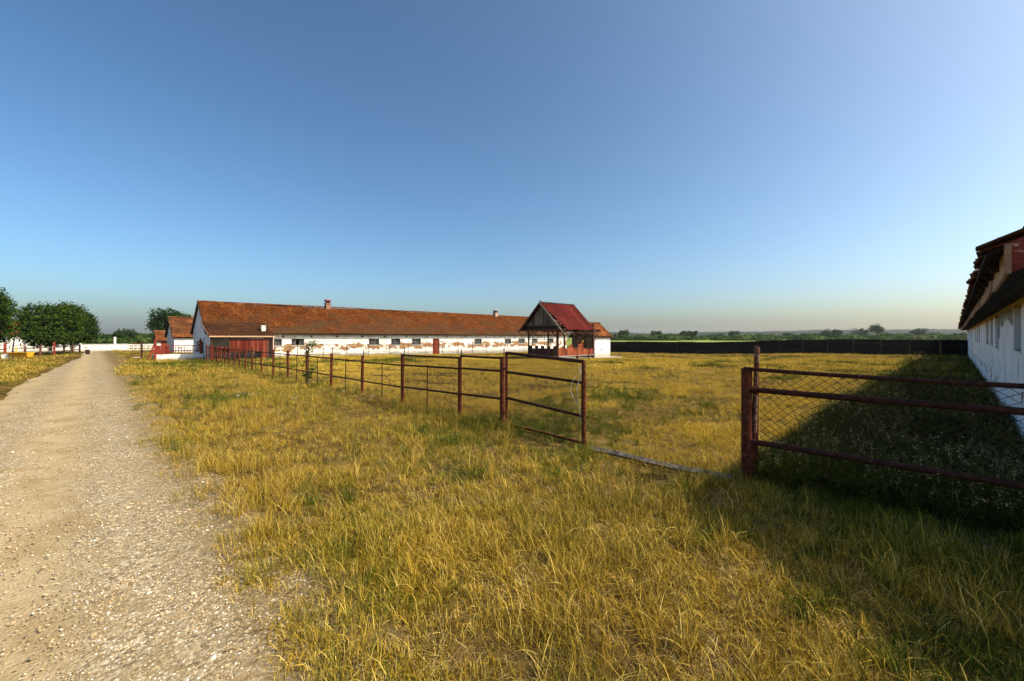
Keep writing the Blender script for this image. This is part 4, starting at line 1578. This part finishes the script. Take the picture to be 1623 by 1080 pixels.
def tree(name, label, cat, loc, h, w, n, leaf, mat, seed, lobes=6, trunk_h=0.25, group=None, trunk_mat=None, trunk_r=None, sparse=1.0, top_heavy=0.0):
    rs = random.Random(seed)
    root = empty(name, (loc[0], loc[1], gzf(*loc) if math.hypot(*loc) < 120 else 0.0))
    tag(root, label, cat, group)
    th = h * trunk_h
    tr = trunk_r or max(.07, h * .02)
    bend = rs.uniform(-.05, .05) * h
    tb = MB()
    tb.tube([(0, 0, -.2), (bend * .2, 0, th * .5), (bend * .5, bend * .3, th), (bend, bend * .5, h * .62), (bend, bend * .6, h * .85)], [tr * 1.25, tr, tr * .85, tr * .5, tr * .12], 8)
    tb.build('trunk', trunk_mat or M['bark'], root, smooth=True)
    lb = []
    ch = h - th
    lb.append((bend * .6, 0, th + ch * (.5 + top_heavy), w * .36 * sparse, w * .36 * sparse, ch * .46))
    for k in range(lobes):
        a = 2 * math.pi * (k + rs.uniform(-.3, .3)) / lobes
        zz = th + ch * rs.uniform(.25, .8)
        rr = w * rs.uniform(.18, .30) * (1.25 - abs((zz - th) / ch - .45))
        off = w * .5 - rr
        c = (math.cos(a) * off, math.sin(a) * off, zz)
        lb.append((c[0], c[1], c[2], rr, rr, min(ch * rs.uniform(.18, .30), (h - zz) + .05 * h)))
        if k % 2 == 0:
            MB().tube([(bend * .5, bend * .3, th * rs.uniform(.9, 1.3)), (c[0] * .5, c[1] * .5, (th + zz) * .5 + .05 * h), (c[0] * .85, c[1] * .85, zz)], [tr * .5, tr * .32, tr * .08], 6).build('limb', trunk_mat or M['bark'], root, smooth=True)
    V, F, rn = crown_np(lb, n, leaf, seed)
    link('crown', np_mesh('crown', V, F, mat, rn), root)
    return root


tree('tree', 'broad dense green tree with low crown behind the roadside fence', 'tree', (-3.3, 67.5), 5.6, 5.5, 26000, .115, M['leaf'], 101, lobes=11, trunk_h=.12, trunk_mat=M['palebark'])
tree('tree', 'dense green tree nearest the road end of the left row', 'tree', (-1.8, 72.0), 5.75, 4.7, 22000, .12, M['leaf'], 102, lobes=10, trunk_h=.12, trunk_mat=M['palebark'])
tree('tree', 'green tree cut by the left edge of the picture', 'tree', (-7.0, 60.2), 6.5, 4.1, 20000, .11, M['leaf'], 103, lobes=10, trunk_h=.14)
tree('tree', 'slender bare young tree before the white house', 'tree', (-6.2, 70.0), 3.4, 1.7, 260, .09, M['leafpale'], 104, lobes=4, trunk_h=.35, trunk_r=.06)
tree('pine_tree', 'dark pine tree rising behind the brown roofed stable', 'pine', (11.6, 115.0), 7.6, 8.2, 9000, .22, M['leafdark'], 105, lobes=10, trunk_h=.28)
for i, (u, v, h, w, m, lab) in enumerate([
    (6.1, 162.8, 4.3, 5.6, 'leafdark', 'round domed dark tree just right of the white concrete post'),
    (9.2, 178.0, 3.3, 6.0, 'leaf', 'low green tree between the domed tree and the shed'),
    (12.6, 186.0, 3.1, 6.6, 'leaf', 'low spreading tree touching the farthest shed'),
    (2.4, 190.0, 2.9, 7.5, 'leaf', 'wide low tree just left of the white concrete post'),
    (-1.6, 185.0, 2.5, 6.0, 'leafpale', 'pale low bushy tree behind the wall beside the roadside row'),
    (-6.5, 160.0, 4.5, 8.0, 'leaf', 'tall bushy tree hidden behind the roadside row'),
]):
    tree('tree', lab, 'tree', (u, v), h, w, 2200, .26, M[m], 200 + i, lobes=6, trunk_h=.12, group='trees beyond the boundary wall')

ORD = ['first', 'second', 'third', 'fourth', 'fifth', 'sixth', 'seventh', 'eighth', 'ninth', 'tenth', 'eleventh', 'twelfth', 'thirteenth', 'fourteenth', 'fifteenth', 'sixteenth', 'seventeenth', 'eighteenth', 'nineteenth', 'twentieth', 'twenty-first', 'twenty-second', 'twenty-third', 'twenty-fourth', 'twenty-fifth']
# lateral slope to the right of the view axis, distance, height, width, look
FAR = [(.263, 260, 6.4, 7.5, 'dark round', 'leafdark'), (.302, 330, 3.6, 7, 'low pale', 'leafpale'), (.340, 300, 6.2, 9, 'bushy green', 'leafdark'), (.374, 300, 4.6, 6.5, 'small green', 'leafdark'),
       (.406, 240, 5.6, 5.0, 'thin upright', 'leaf'), (.427, 235, 5.2, 6.0, 'thin leaning', 'leaf'), (.470, 420, 5, 9, 'low pale', 'leafpale'), (.494, 400, 5.2, 9, 'low green', 'leaf'), (.526, 340, 6.6, 9.5, 'rounded green', 'leafdark'), (.560, 360, 4.6, 9, 'low bushy', 'leaf'),
       (.612, 420, 5.0, 9, 'low pale', 'leafpale'), (.655, 330, 5.4, 8.5, 'bushy green', 'leafdark'), (.690, 340, 5.0, 9, 'spreading green', 'leaf'), (.712, 330, 5.0, 8, 'pale bushy', 'leafpale'), (.744, 300, 7.6, 8.5, 'tall rounded', 'leafdark'), (.767, 300, 8.0, 8.5, 'tall dense', 'leafdark'),
       (.797, 330, 4.6, 8, 'low pale', 'leafpale'), (.826, 300, 8.0, 13, 'broad dense', 'leafdark'), (.863, 290, 11.2, 9.5, 'tallest dark', 'leafdark'), (.890, 330, 5.0, 12, 'low spreading', 'leaf'), (.925, 360, 5.0, 12, 'low pale spreading', 'leafpale'),
       (.959, 290, 7.7, 12, 'broad rounded', 'leafdark'), (.997, 300, 5.6, 12, 'low domed', 'leaf'), (1.035, 330, 4.4, 12, 'low bushy', 'leafpale'), (1.068, 300, 4.8, 10, 'small rounded', 'leaf')]
for i, (k, D, h, w, look, m) in enumerate(FAR):
    tree('tree', f'{look} tree beyond the dark fence, {ORD[i]} counting rightward from the hut', 'tree', place(k * D, D), h, w, 900 if h > 6 else 600, .5 if D < 320 else .6, M[m], 300 + i, lobes=6,
         trunk_h=.3 if i in (4, 5, 18) else .1, group='trees beyond the dark fence', sparse=.7 if i in (4, 5) else 1.0)


# ------------------------------------------------------------------ scatter helper (countless things only)
def scatter(name, P, rot, scl, idx, protos, kind='stuff'):
    me = bpy.data.meshes.new(name)
    n = len(P)
    me.vertices.add(n)
    me.vertices.foreach_set("co", np.asarray(P, np.float32).ravel())
    a = me.attributes.new("rot", 'FLOAT_VECTOR', 'POINT')
    a.data.foreach_set("vector", np.asarray(rot, np.float32).ravel())
    a = me.attributes.new("scl", 'FLOAT_VECTOR', 'POINT')
    a.data.foreach_set("vector", np.asarray(scl, np.float32).ravel())
    a = me.attributes.new("pick", 'INT', 'POINT')
    a.data.foreach_set("value", np.asarray(idx, np.int32))
    o = link(name, me)
    col = bpy.data.collections.new(name + "_kinds")
    for i, p in enumerate(protos):
        po = bpy.data.objects.new("%s_kind_%02d" % (name, i), p)
        col.objects.link(po)
    ng = bpy.data.node_groups.new(name + "_scatter", 'GeometryNodeTree')
    ng.interface.new_socket("Geometry", in_out='INPUT', socket_type='NodeSocketGeometry')
    ng.interface.new_socket("Geometry", in_out='OUTPUT', socket_type='NodeSocketGeometry')
    gi = ng.nodes.new("NodeGroupInput")
    go = ng.nodes.new("NodeGroupOutput")
    iop = ng.nodes.new("GeometryNodeInstanceOnPoints")
    ci = ng.nodes.new("GeometryNodeCollectionInfo")
    ci.inputs[0].default_value = col
    ci.inputs[1].default_value = True
    ci.inputs[2].default_value = True

    def na(nm, ty):
        x = ng.nodes.new("GeometryNodeInputNamedAttribute")
        x.data_type = ty
        x.inputs[0].default_value = nm
        return x.outputs[0]
    e2r = ng.nodes.new("FunctionNodeEulerToRotation")
    ng.links.new(na("rot", 'FLOAT_VECTOR'), e2r.inputs[0])
    ng.links.new(gi.outputs[0], iop.inputs['Points'])
    ng.links.new(ci.outputs[0], iop.inputs['Instance'])
    iop.inputs['Pick Instance'].default_value = True
    ng.links.new(na("pick", 'INT'), iop.inputs['Instance Index'])
    ng.links.new(e2r.outputs[0], iop.inputs['Rotation'])
    ng.links.new(na("scl", 'FLOAT_VECTOR'), iop.inputs['Scale'])
    ng.links.new(iop.outputs[0], go.inputs[0])
    md = o.modifiers.new("scatter", 'NODES')
    md.node_group = ng
    tag(o, kind=kind)
    return o


def euler_yaw(n, tilt=0.0, rs=NR):
    return np.stack([rs.randn(n) * tilt, rs.randn(n) * tilt, rs.rand(n) * 2 * math.pi], -1)


# ---- hill with distant wood
def hill():
    xs = np.linspace(-500, 2300, 90)
    prof = lambda x: 11 + 15 * sstep((x - 500) / 1200) + 6 * (vnoise(x, 0, 260, 2) - .5) + 4 * (vnoise(x, 5, 90, 2) - .5)
    P = []
    for x in xs:
        hh = float(prof(x))
        for k, (d, f) in enumerate(((1250, -.02), (1330, .35), (1430, .75), (1550, .97), (1700, 1.0), (2000, .6), (2400, 0))):
            u, v = place(x, d)
            P.append((u, v, hh * f - (1 if k in (0, 6) else 0)))
    n = len(xs)
    i = np.arange(n * 7).reshape(n, 7)
    F = np.stack([i[:-1, :-1], i[1:, :-1], i[1:, 1:], i[:-1, 1:]], -1).reshape(-1, 4)
    m = simple('wooded_hillside', [(0.3, (0.018, 0.036, 0.012)), (0.7, (0.045, 0.07, 0.02))], 0.03, bump=0)
    tag(link('hill', np_mesh('hill', P, F, m, smooth=True)), kind='structure')
    protos = []
    for s in range(4):
        V, Fq, rn = crown_np([(0, 0, 0, 1, 1, .8), (.5, .2, .1, .6, .6, .5), (-.4, -.4, .2, .6, .6, .5)], 90, .30, 900 + s)
        protos.append(np_mesh('wood_crown', V, Fq, M['leafdark'] if s < 3 else M['leaf'], rn))
    N = 5200
    x = NR.rand(N) * 2750 - 480
    d = 1255 + NR.rand(N) ** 1.3 * 430
    f = np.interp(d, [1250, 1330, 1430, 1550, 1700], [0, .35, .75, .97, 1.0])
    z = prof(x) * f + 1.5
    pos = np.outer(d, FWD) + np.outer(x, RGT)
    sc = 5.0 + 3.5 * NR.rand(N)
    scatter('far_wood', np.column_stack([pos, z]), euler_yaw(N, .1), np.stack([sc, sc, sc * .8], -1), NR.randint(0, 4, N), protos)
    # scrub along the crop field margin
    N = 620
    k = NR.rand(N) * .95 + .24
    d = 215 + NR.rand(N) ** 1.5 * 330
    pos = np.outer(d, FWD) + np.outer(k * d, RGT)
    sc = 1.2 + 2.0 * NR.rand(N) ** 2
    pr2 = []
    for s in range(3):
        V, Fq, rn = crown_np([(0, 0, .4, 1, 1, .7), (.7, .1, .3, .7, .6, .5)], 90, .28, 950 + s)
        pr2.append(np_mesh('scrub_bush', V, Fq, M['leafpale'] if s == 2 else M['leaf'], rn))
    nh = 60
    hp = np.column_stack([NR.uniform(-14, 22, nh), NR.uniform(120, 150, nh)])
    pos = np.vstack([pos, hp])
    sc = np.concatenate([sc, 1.2 + .8 * NR.rand(nh)])
    N += nh
    scatter('field_scrub', np.column_stack([pos, np.full(N, -.1)]), euler_yaw(N, .05), np.stack([sc * 1.6, sc * 1.6, sc], -1), NR.randint(0, 3, N), pr2)


hill()


# ------------------------------------------------------------------ grass
def blade_clump(n, radius, hmin, hmax, wid, bend, seed, mat, lie=0.0, segs=3, lean=0.25, heads=0):
    rs = np.random.RandomState(seed)
    V, F, rn = [], [], []
    for i in range(n):
        a = rs.rand() * 2 * math.pi
        r = radius * math.sqrt(rs.rand())
        base = np.array((r * math.cos(a), r * math.sin(a), -.02))
        h = hmin + (hmax - hmin) * rs.rand() ** 1.3
        da = rs.rand() * 2 * math.pi
        dr = np.array((math.cos(da), math.sin(da), 0))
        sd = np.array((-dr[1], dr[0], 0))
        fa = rs.rand() * math.pi
        sd = sd * math.cos(fa) + dr * math.sin(fa) * .6
        ln = abs(rs.randn()) * lean + lie
        bd = bend * rs.rand() ** 1.5
        w = wid * (.6 + .8 * rs.rand())
        p = base.copy()
        ang = min(ln, 1.45)
        k0 = len(V)
        step = h / segs
        for s in range(segs + 1):
            ww = w * (1 - .85 * (s / segs) ** 1.5)
            V.append(p - sd * ww * .5)
            V.append(p + sd * ww * .5)
            p = p + step * (dr * math.sin(ang) + np.array((0, 0, 1)) * math.cos(ang))
            ang = min(ang + bd / segs * (1 + s), 2.6)
        q = rs.rand()
        for s in range(segs):
            F.append((k0 + 2 * s, k0 + 2 * s + 1, k0 + 2 * s + 3, k0 + 2 * s + 2))
            rn.append(q)
    return np_mesh('grass_tuft', V, F, mat, rn)


def weed_clump(seed, mat, h=.35, n=9):
    rs = np.random.RandomState(seed)
    V, F, rn = [], [], []
    for i in range(n):
        a = rs.rand() * 6.28
        r = .12 * math.sqrt(rs.rand())
        b = np.array((r * math.cos(a), r * math.sin(a), -.02))
        hh = h * (.5 + .6 * rs.rand())
        ln = np.array((rs.randn() * .25, rs.randn() * .25, 1.0))
        ln /= np.linalg.norm(ln)
        k = len(V)
        s = np.array((.003, .002, 0))
        V += [b - s, b + s, b + ln * hh + s * .5, b + ln * hh - s * .5]
        F.append((k, k + 1, k + 2, k + 3))
        rn.append(.3 * rs.rand())
        m = rs.randint(6, 12)
        for j in range(m):
            t = .2 + .8 * j / m
            p = b + ln * hh * t
            da = rs.rand() * 6.28
            d = np.array((math.cos(da), math.sin(da), .25 + .3 * rs.rand()))
            d /= np.linalg.norm(d)
            L = (.075 - .04 * t) * (.7 + .6 * rs.rand())
            sd = np.cross(d, (0, 0, 1.0))
            sd /= np.linalg.norm(sd)
            k = len(V)
            V += [p, p + d * L * .5 - sd * L * .22, p + d * L - np.array((0, 0, L * .2)), p + d * L * .5 + sd * L * .22]
            F.append((k, k + 1, k + 2, k + 3))
            rn.append(rs.rand())
    return np_mesh('weed_tuft', V, F, mat, rn)


def seed_clump(seed, mat, h=.45, n=9, head=.012, flat=False):
    rs = np.random.RandomState(seed)
    V, F, rn = [], [], []
    for i in range(n):
        a = rs.rand() * 6.28
        r = .14 * math.sqrt(rs.rand())
        b = np.array((r * math.cos(a), r * math.sin(a), -.02))
        hh = h * (.6 + .5 * rs.rand())
        ln = np.array((rs.randn() * .18, rs.randn() * .18, 1.0))
        s = np.array((.0016, .001, 0))
        t = b + ln * hh
        k = len(V)
        V += [b - s, b + s, t + s * .6, t - s * .6]
        F.append((k, k + 1, k + 2, k + 3))
        rn.append(rs.rand() * .5)
        for j in range(5 if not flat else 7):
            p = t - ln * hh * .16 * rs.rand() * (0 if flat else 1) + rs.randn(3) * (.012 if not flat else .02) * (1, 1, .3 if flat else 1)
            d = rs.randn(3)
            d /= np.linalg.norm(d)
            e = np.cross(d, rs.randn(3))
            e /= np.linalg.norm(e)
            k = len(V)
            q = head * (.6 + .8 * rs.rand())
            V += [p - d * q, p - e * q * .5, p + d * q, p + e * q * .5]
            F.append((k, k + 1, k + 2, k + 3))
            rn.append(.5 + .5 * rs.rand())
    return np_mesh('seed_stalks', V, F, mat, rn)


PROTO = []
PROTO += [blade_clump(34, .075, .05, .16, .0050, 1.7, 1000 + i, M['dry'], lean=.48) for i in range(3)]                 # 0-2 dry
PROTO += [blade_clump(26, .065, .12, .27, .0044, 1.7, 1010 + i, M['dry'], lean=.34) for i in range(3)]      # 3-5 tall dry
PROTO += [blade_clump(36, .075, .04, .16, .0054, 1.4, 1020 + i, M['green'], lean=.42) for i in range(3)]                # 6-8 green
PROTO += [blade_clump(40, .12, .07, .20, .0044, .5, 1030 + i, M['thatch'], lie=1.15, lean=.2) for i in range(2)]   # 9-10 lying straw
PROTO += [weed_clump(1040 + i, M['weed'], h=.26 + .06 * i) for i in range(3)]                              # 11-13 weeds
PROTO += [seed_clump(1050 + i, M['seed'], h=.36 + .05 * i, head=.010) for i in range(2)]                   # 14-15 seed heads
PROTO += [blade_clump(48, .26, .06, .19, .011, 1.5, 1060 + i, M['dry'], lean=.45) for i in range(3)]                  # 16-18 far dry
PROTO += [blade_clump(48, .26, .05, .16, .011, .9, 1070 + i, M['green']) for i in range(2)]                # 19-20 far green
PROTO += [seed_clump(1080 + i, M['flower'], h=.2, n=3, head=.008, flat=True) for i in range(2)]           # 21-22 white flowers

PROTO += [blade_clump(64, .06, .20, .42, .0050, 1.9, 1090 + i, M['green'] if i else M['dry'], lean=.40, segs=4) for i in range(2)]   # 23-24 big arching tufts


def visible(u, v, margin=0.30):
    D = u * FWD[0] + v * FWD[1]
    X = u * RGT[0] + v * RGT[1]
    return (D > 0.9) & (np.abs(X) < D * (1.211 + margin) + 1.2)


def excluded(u, v):
    """where something solid stands, or the road"""
    rl = ROAD_L(v) + 0.35 * (vnoise(v, 3.3, 1.7, 9) - .5)
    rr = ROAD_R(v) + 0.55 * (vnoise(v, 7.1, 1.5, 5) - .5) + .3 * (vnoise(v, 2.1, .5, 5) - .5)
    ex = (u > rl + .18) & (u < rr - .32) & (v < 75)
    wl = -0.95 - 0.0192 * (u - 6.86)
    ex |= (u > 7.3) & (v < wl + .02)
    ex |= (u > 6.4) & (v > 42.9) & (v < 50) & (u < 55.5)
    ex |= (u > 6.5) & (u < 11.2) & (v > 41.2) & (v < 43)
    ex |= (u > 29.9) & (u < 36.2) & (v > 24.5) & (v < 28.4)
    ex |= (u > 36) & (u < 40) & (v > 24.0) & (v < 28)
    ex |= (u > 3.4) & (u < 6.6) & (v > 44) & (v < 46.6)
    return ex


def grass():
    rs = np.random.RandomState(77)
    us, vs, pk, sc = [], [], [], []

    def ring(d0, d1, dens, far):
        nmax = int(math.pi * (d1 * d1 - d0 * d0) * dens)
        r = np.sqrt(d0 * d0 + (d1 * d1 - d0 * d0) * rs.rand(nmax))
        a = rs.rand(nmax) * 2 * math.pi
        u, v = r * np.cos(a), r * np.sin(a)
        k = visible(u, v) & ~excluded(u, v)
        # beyond the dark fence there is only crop
        k &= ~((u > 53.4 + (36.0 - v) * .218) & (v < 37))
        u, v = u[k], v[k]
        n = len(u)
        cov = vnoise(u, v, 1.7, 31) * .55 + vnoise(u, v, .55, 32) * .45
        edge = np.clip((u - ROAD_R(v) + .22) / .40, 0, 1)                      # thin, trodden verge beside the road
        edge = np.where(u < 0, np.clip((ROAD_L(v) - u) / .7, 0, 1), edge)
        verge = (v > 24) & (u > 0) & (u < 5.5)
        keep = rs.rand(n) < (0.16 + 0.84 * edge ** .8) * np.clip(-.35 + 2.4 * cov, .10, 1)
        keep &= ~(verge & (rs.rand(n) < .45 * (vnoise(u, v * .5, 1.3, 55) > .5)))
        u, v, cov, edge = u[keep], v[keep], cov[keep], edge[keep]
        n = len(u)
        gmap = vnoise(u, v, 2.6, 41) * .5 + vnoise(u, v, .9, 42) * .3 + vnoise(u, v, 7.0, 43) * .2
        gmap += .17 * np.exp(-((u - 6.1) / .7) ** 2) * ((v > 6) & (v < 32))               # lush strip under the fence
        gmap += .17 * np.exp(-((u - 2.9) / 1.5) ** 2 - ((v - 1.7) / 1.7) ** 2)
        gmap += .24 * ((u > 7) & (v > 2.2)) * sstep((vnoise(u, v * 2.2, 5.5, 63) - .62) / .12)
        gmap += .10 * np.exp(-((u - 1.3) / .6) ** 2 - ((v - 3.4) / .7) ** 2)
        gmap += .15 * np.exp(-((u - 3.2) / 1.5) ** 2 - ((v - 15.5) / 4.0) ** 2)
        gmap += .22 * (np.abs(u - (53.2 + (36.0 - v) * .2141)) < .9) * (v < 36)
        shade = (v < 1.9) & (u > 5.6)
        gmap += .12 * shade
        gmap -= .10 * ((u > 7) & (v > 2))
        tall = vnoise(u, v, 1.2, 51) * .6 + vnoise(u, v, .45, 52) * .4
        x = rs.rand(n)
        green = gmap + .22 * (rs.rand(n) - .5) > .60
        if far:
            p = np.where(green, rs.randint(19, 21, n), rs.randint(16, 19, n))
        else:
            p = np.where(tall + .25 * (rs.rand(n) - .5) > .56, rs.randint(3, 6, n), rs.randint(0, 3, n))
            p = np.where(green, rs.randint(6, 9, n), p)
            p = np.where((x < .36) & (cov < .70), rs.randint(9, 11, n), p)
            p = np.where((edge < .6) & (rs.rand(n) < .55), rs.randint(9, 11, n), p)
        p = np.where(shade & (rs.rand(n) < .34) & (u > 6.2), rs.randint(11, 14, n), p)
        p = np.where(shade & (rs.rand(n) < .035) & (u > 6.2), rs.randint(14, 16, n), p)
        fl = np.exp(-((u - 3.3) / .9) ** 2 - ((v - 16.5) / 2.2) ** 2) * .008 + np.exp(-((u - 5.9) / .35) ** 2 - ((v - 12.6) / .9) ** 2) * .018
        p = np.where(rs.rand(n) < fl, rs.randint(21, 23, n), p)
        if not far:
            p = np.where((rs.rand(n) < .018 * (gmap > .5)) & (p < 9) & (edge > .5), rs.randint(23, 25, n), p)
        s = (.75 + .5 * rs.rand(n)) * (.72 + .55 * cov) * (.55 + .45 * edge)
        s = np.where((u > 6.6) & (v > 2.2), s * .82, s)
        s = np.where(shade & (u > 6.2), s * 1.1, s)
        us.append(u)
        vs.append(v)
        pk.append(p)
        sc.append(s if not far else s * (1.0 + .3 * rs.rand(n)))
    rp = rs.rand(420, 2) * np.array((3.2, 26)) + np.array((-2.2, 7))
    gate = sstep((vnoise(rp[:, 0] * 2.2, rp[:, 1] * .8, 1.6, 81) - .60) / .1) * (1 - np.exp(-((rp[:, 0] + .9) / .25) ** 2) * .3)
    rp = rp[rs.rand(420) < gate]
    cl = np.repeat(rp, 3, 0) + rs.randn(len(rp) * 3, 2) * np.array((.10, .16))
    cl = np.vstack([cl, np.array((.25, 14.0)) + rs.randn(70, 2) * np.array((.16, .5)), np.array((.55, 12.6)) + rs.randn(40, 2) * np.array((.2, .14))])
    us.append(cl[:, 0])
    vs.append(cl[:, 1])
    pk.append(rs.randint(6, 9, len(cl)))
    sc.append(.30 + .25 * rs.rand(len(cl)))
    ring(0.9, 5.0, 330, False)
    ring(5.0, 9.0, 210, False)
    ring(9.0, 15.0, 170, False)
    ring(15.0, 26.0, 75, False)
    ring(26.0, 46.0, 16, True)
    ring(46.0, 95.0, 3.0, True)
    u, v, p, s = map(np.concatenate, (us, vs, pk, sc))
    n = len(u)
    print('grass tufts', n)
    z = gz(u, v)
    farm = p >= 16
    sxy = np.where(farm & (p < 21), s * (1.0 + .5 * rs.rand(n)), s * (.9 + .4 * rs.rand(n)))
    rot = np.stack([rs.randn(n) * .12, rs.randn(n) * .12, rs.rand(n) * 6.28], -1)
    scatter('grass', np.column_stack([u, v, z]), rot, np.stack([sxy, sxy, s], -1), p, PROTO)


grass()


# ------------------------------------------------------------------ road stones
def gravel():
    rs = np.random.RandomState(5)
    protos = []
    t = (1 + 5 ** .5) / 2
    ico = np.array([(-1, t, 0), (1, t, 0), (-1, -t, 0), (1, -t, 0), (0, -1, t), (0, 1, t), (0, -1, -t), (0, 1, -t), (t, 0, -1), (t, 0, 1), (-t, 0, -1), (-t, 0, 1)], float)
    ico /= np.linalg.norm(ico[0])
    fs = [(0, 11, 5), (0, 5, 1), (0, 1, 7), (0, 7, 10), (0, 10, 11), (1, 5, 9), (5, 11, 4), (11, 10, 2), (10, 7, 6), (7, 1, 8), (3, 9, 4), (3, 4, 2), (3, 2, 6), (3, 6, 8), (3, 8, 9), (4, 9, 5), (2, 4, 11), (6, 2, 10), (8, 6, 7), (9, 8, 1)]
    for i in range(6):
        # one subdivision, pushed about, so stones are rounded but uneven
        V = [tuple(p) for p in ico]
        F = []
        cache = {}

        def mid(a, b):
            k = (min(a, b), max(a, b))
            if k not in cache:
                m = np.array(V[a]) + np.array(V[b])
                V.append(tuple(m / np.linalg.norm(m)))
                cache[k] = len(V) - 1
            return cache[k]
        for a, b, c in fs:
            x, y, z = mid(a, b), mid(b, c), mid(c, a)
            F += [(a, x, z), (b, y, x), (c, z, y), (x, y, z)]
        A = np.array(V) * (1 + .13 * rs.randn(len(V), 1)) * np.array((1, .6 + .35 * rs.rand(), .35 + .25 * rs.rand()))
        protos.append(np_mesh('pebble', A, F, M['stone'], smooth=(i % 2 == 0)))
    us, vs, ss = [], [], []
    for d0, d1, dens, smin, smax in ((1.8, 4.5, 3400, .0026, .0095), (4.5, 9, 1300, .0035, .0105), (9, 18, 220, .006, .013), (1.8, 6.5, 22, .011, .022), (6.5, 16, 7, .010, .020)):
        n = int(math.pi * (d1 ** 2 - d0 ** 2) * dens)
        r = np.sqrt(d0 * d0 + (d1 * d1 - d0 * d0) * rs.rand(n))
        a = rs.rand(n) * 6.283
        u, v = r * np.cos(a), r * np.sin(a)
        k = visible(u, v, .12) & (u > ROAD_L(v) - .1) & (u < ROAD_R(v) + .45)
        u, v = u[k], v[k]
        # sparse on the sandy tracks
        tr = np.minimum(np.abs(u + .35), np.abs(u + 1.8))
        k = rs.rand(len(u)) < np.clip(.25 + tr * 1.6, 0, 1) * np.clip(.3 + vnoise(u, v, .8, 66) * 1.1, 0, 1)
        u, v = u[k], v[k]
        us.append(u)
        vs.append(v)
        ss.append(smin + (smax - smin) * rs.rand(len(u)) ** 2)
    u, v, s = map(np.concatenate, (us, vs, ss))
    n = len(u)
    print('pebbles', n)
    onr = u < ROAD_R(v) + .45
    z = gz(u, v) + np.where(onr, .026, .004) + s * .1
    scatter('gravel', np.column_stack([u, v, z]), np.stack([rs.randn(n) * .2, rs.randn(n) * .2, rs.rand(n) * 6.28], -1), np.stack([s, s, s], -1), rs.randint(0, 6, n), protos)


gravel()


# ------------------------------------------------------------------ creeper on the fence post
def creeper():
    root = empty('creeper', (0, 0, 0))
    tag(root, 'leafy green creeper climbing a pipe fence post', 'creeper')
    u, v = 6.27, 18.40
    MB().tube([(u + .05, v, -.05), (u + .09, v + .05, .5), (u + .03, v - .07, 1.0), (u + .1, v + .04, 1.5), (u + .2, v - .1, 1.75)], [.022, .02, .016, .01, .004], 6).build('stem', M['bark'], root)
    MB().tube([(u + .05, v - .02, .2), (u + .1, v - .4, .55), (u + .1, v - .5, .8)], [.012, .009, .004], 6).build('stem', M['bark'], root)
    V, F, rn = crown_np([(u + .05, v, 1.35, .16, .2, .35), (u + .15, v - .25, 1.6, .2, .3, .16), (u + .05, v + .05, .9, .12, .14, .3), (u + .1, v - .35, .6, .2, .3, .2), (u, v, .3, .25, .4, .2)], 420, .05, 77, shell=.2)
    link('leaves', np_mesh('leaves', V, F, M['leafpale'], rn), root)


creeper()


# ------------------------------------------------------------------ the air
def haze():
    b = MB()
    b.box((-3300, -3300, -3.0), (3300, 3300, 62))
    m = bpy.data.materials.new('thin_haze')
    m.use_nodes = True
    nt = m.node_tree
    for n in list(nt.nodes):
        nt.nodes.remove(n)
    out = nt.nodes.new("ShaderNodeOutputMaterial")
    pv = nt.nodes.new("ShaderNodeVolumePrincipled")
    pv.inputs['Color'].default_value = (0.88, 0.92, 0.97, 1)
    pv.inputs['Density'].default_value = 0.00013
    pv.inputs['Anisotropy'].default_value = 0.2
    nt.links.new(pv.outputs[0], out.inputs['Volume'])
    o = b.build('haze', m)
    tag(o, kind='stuff')


haze()
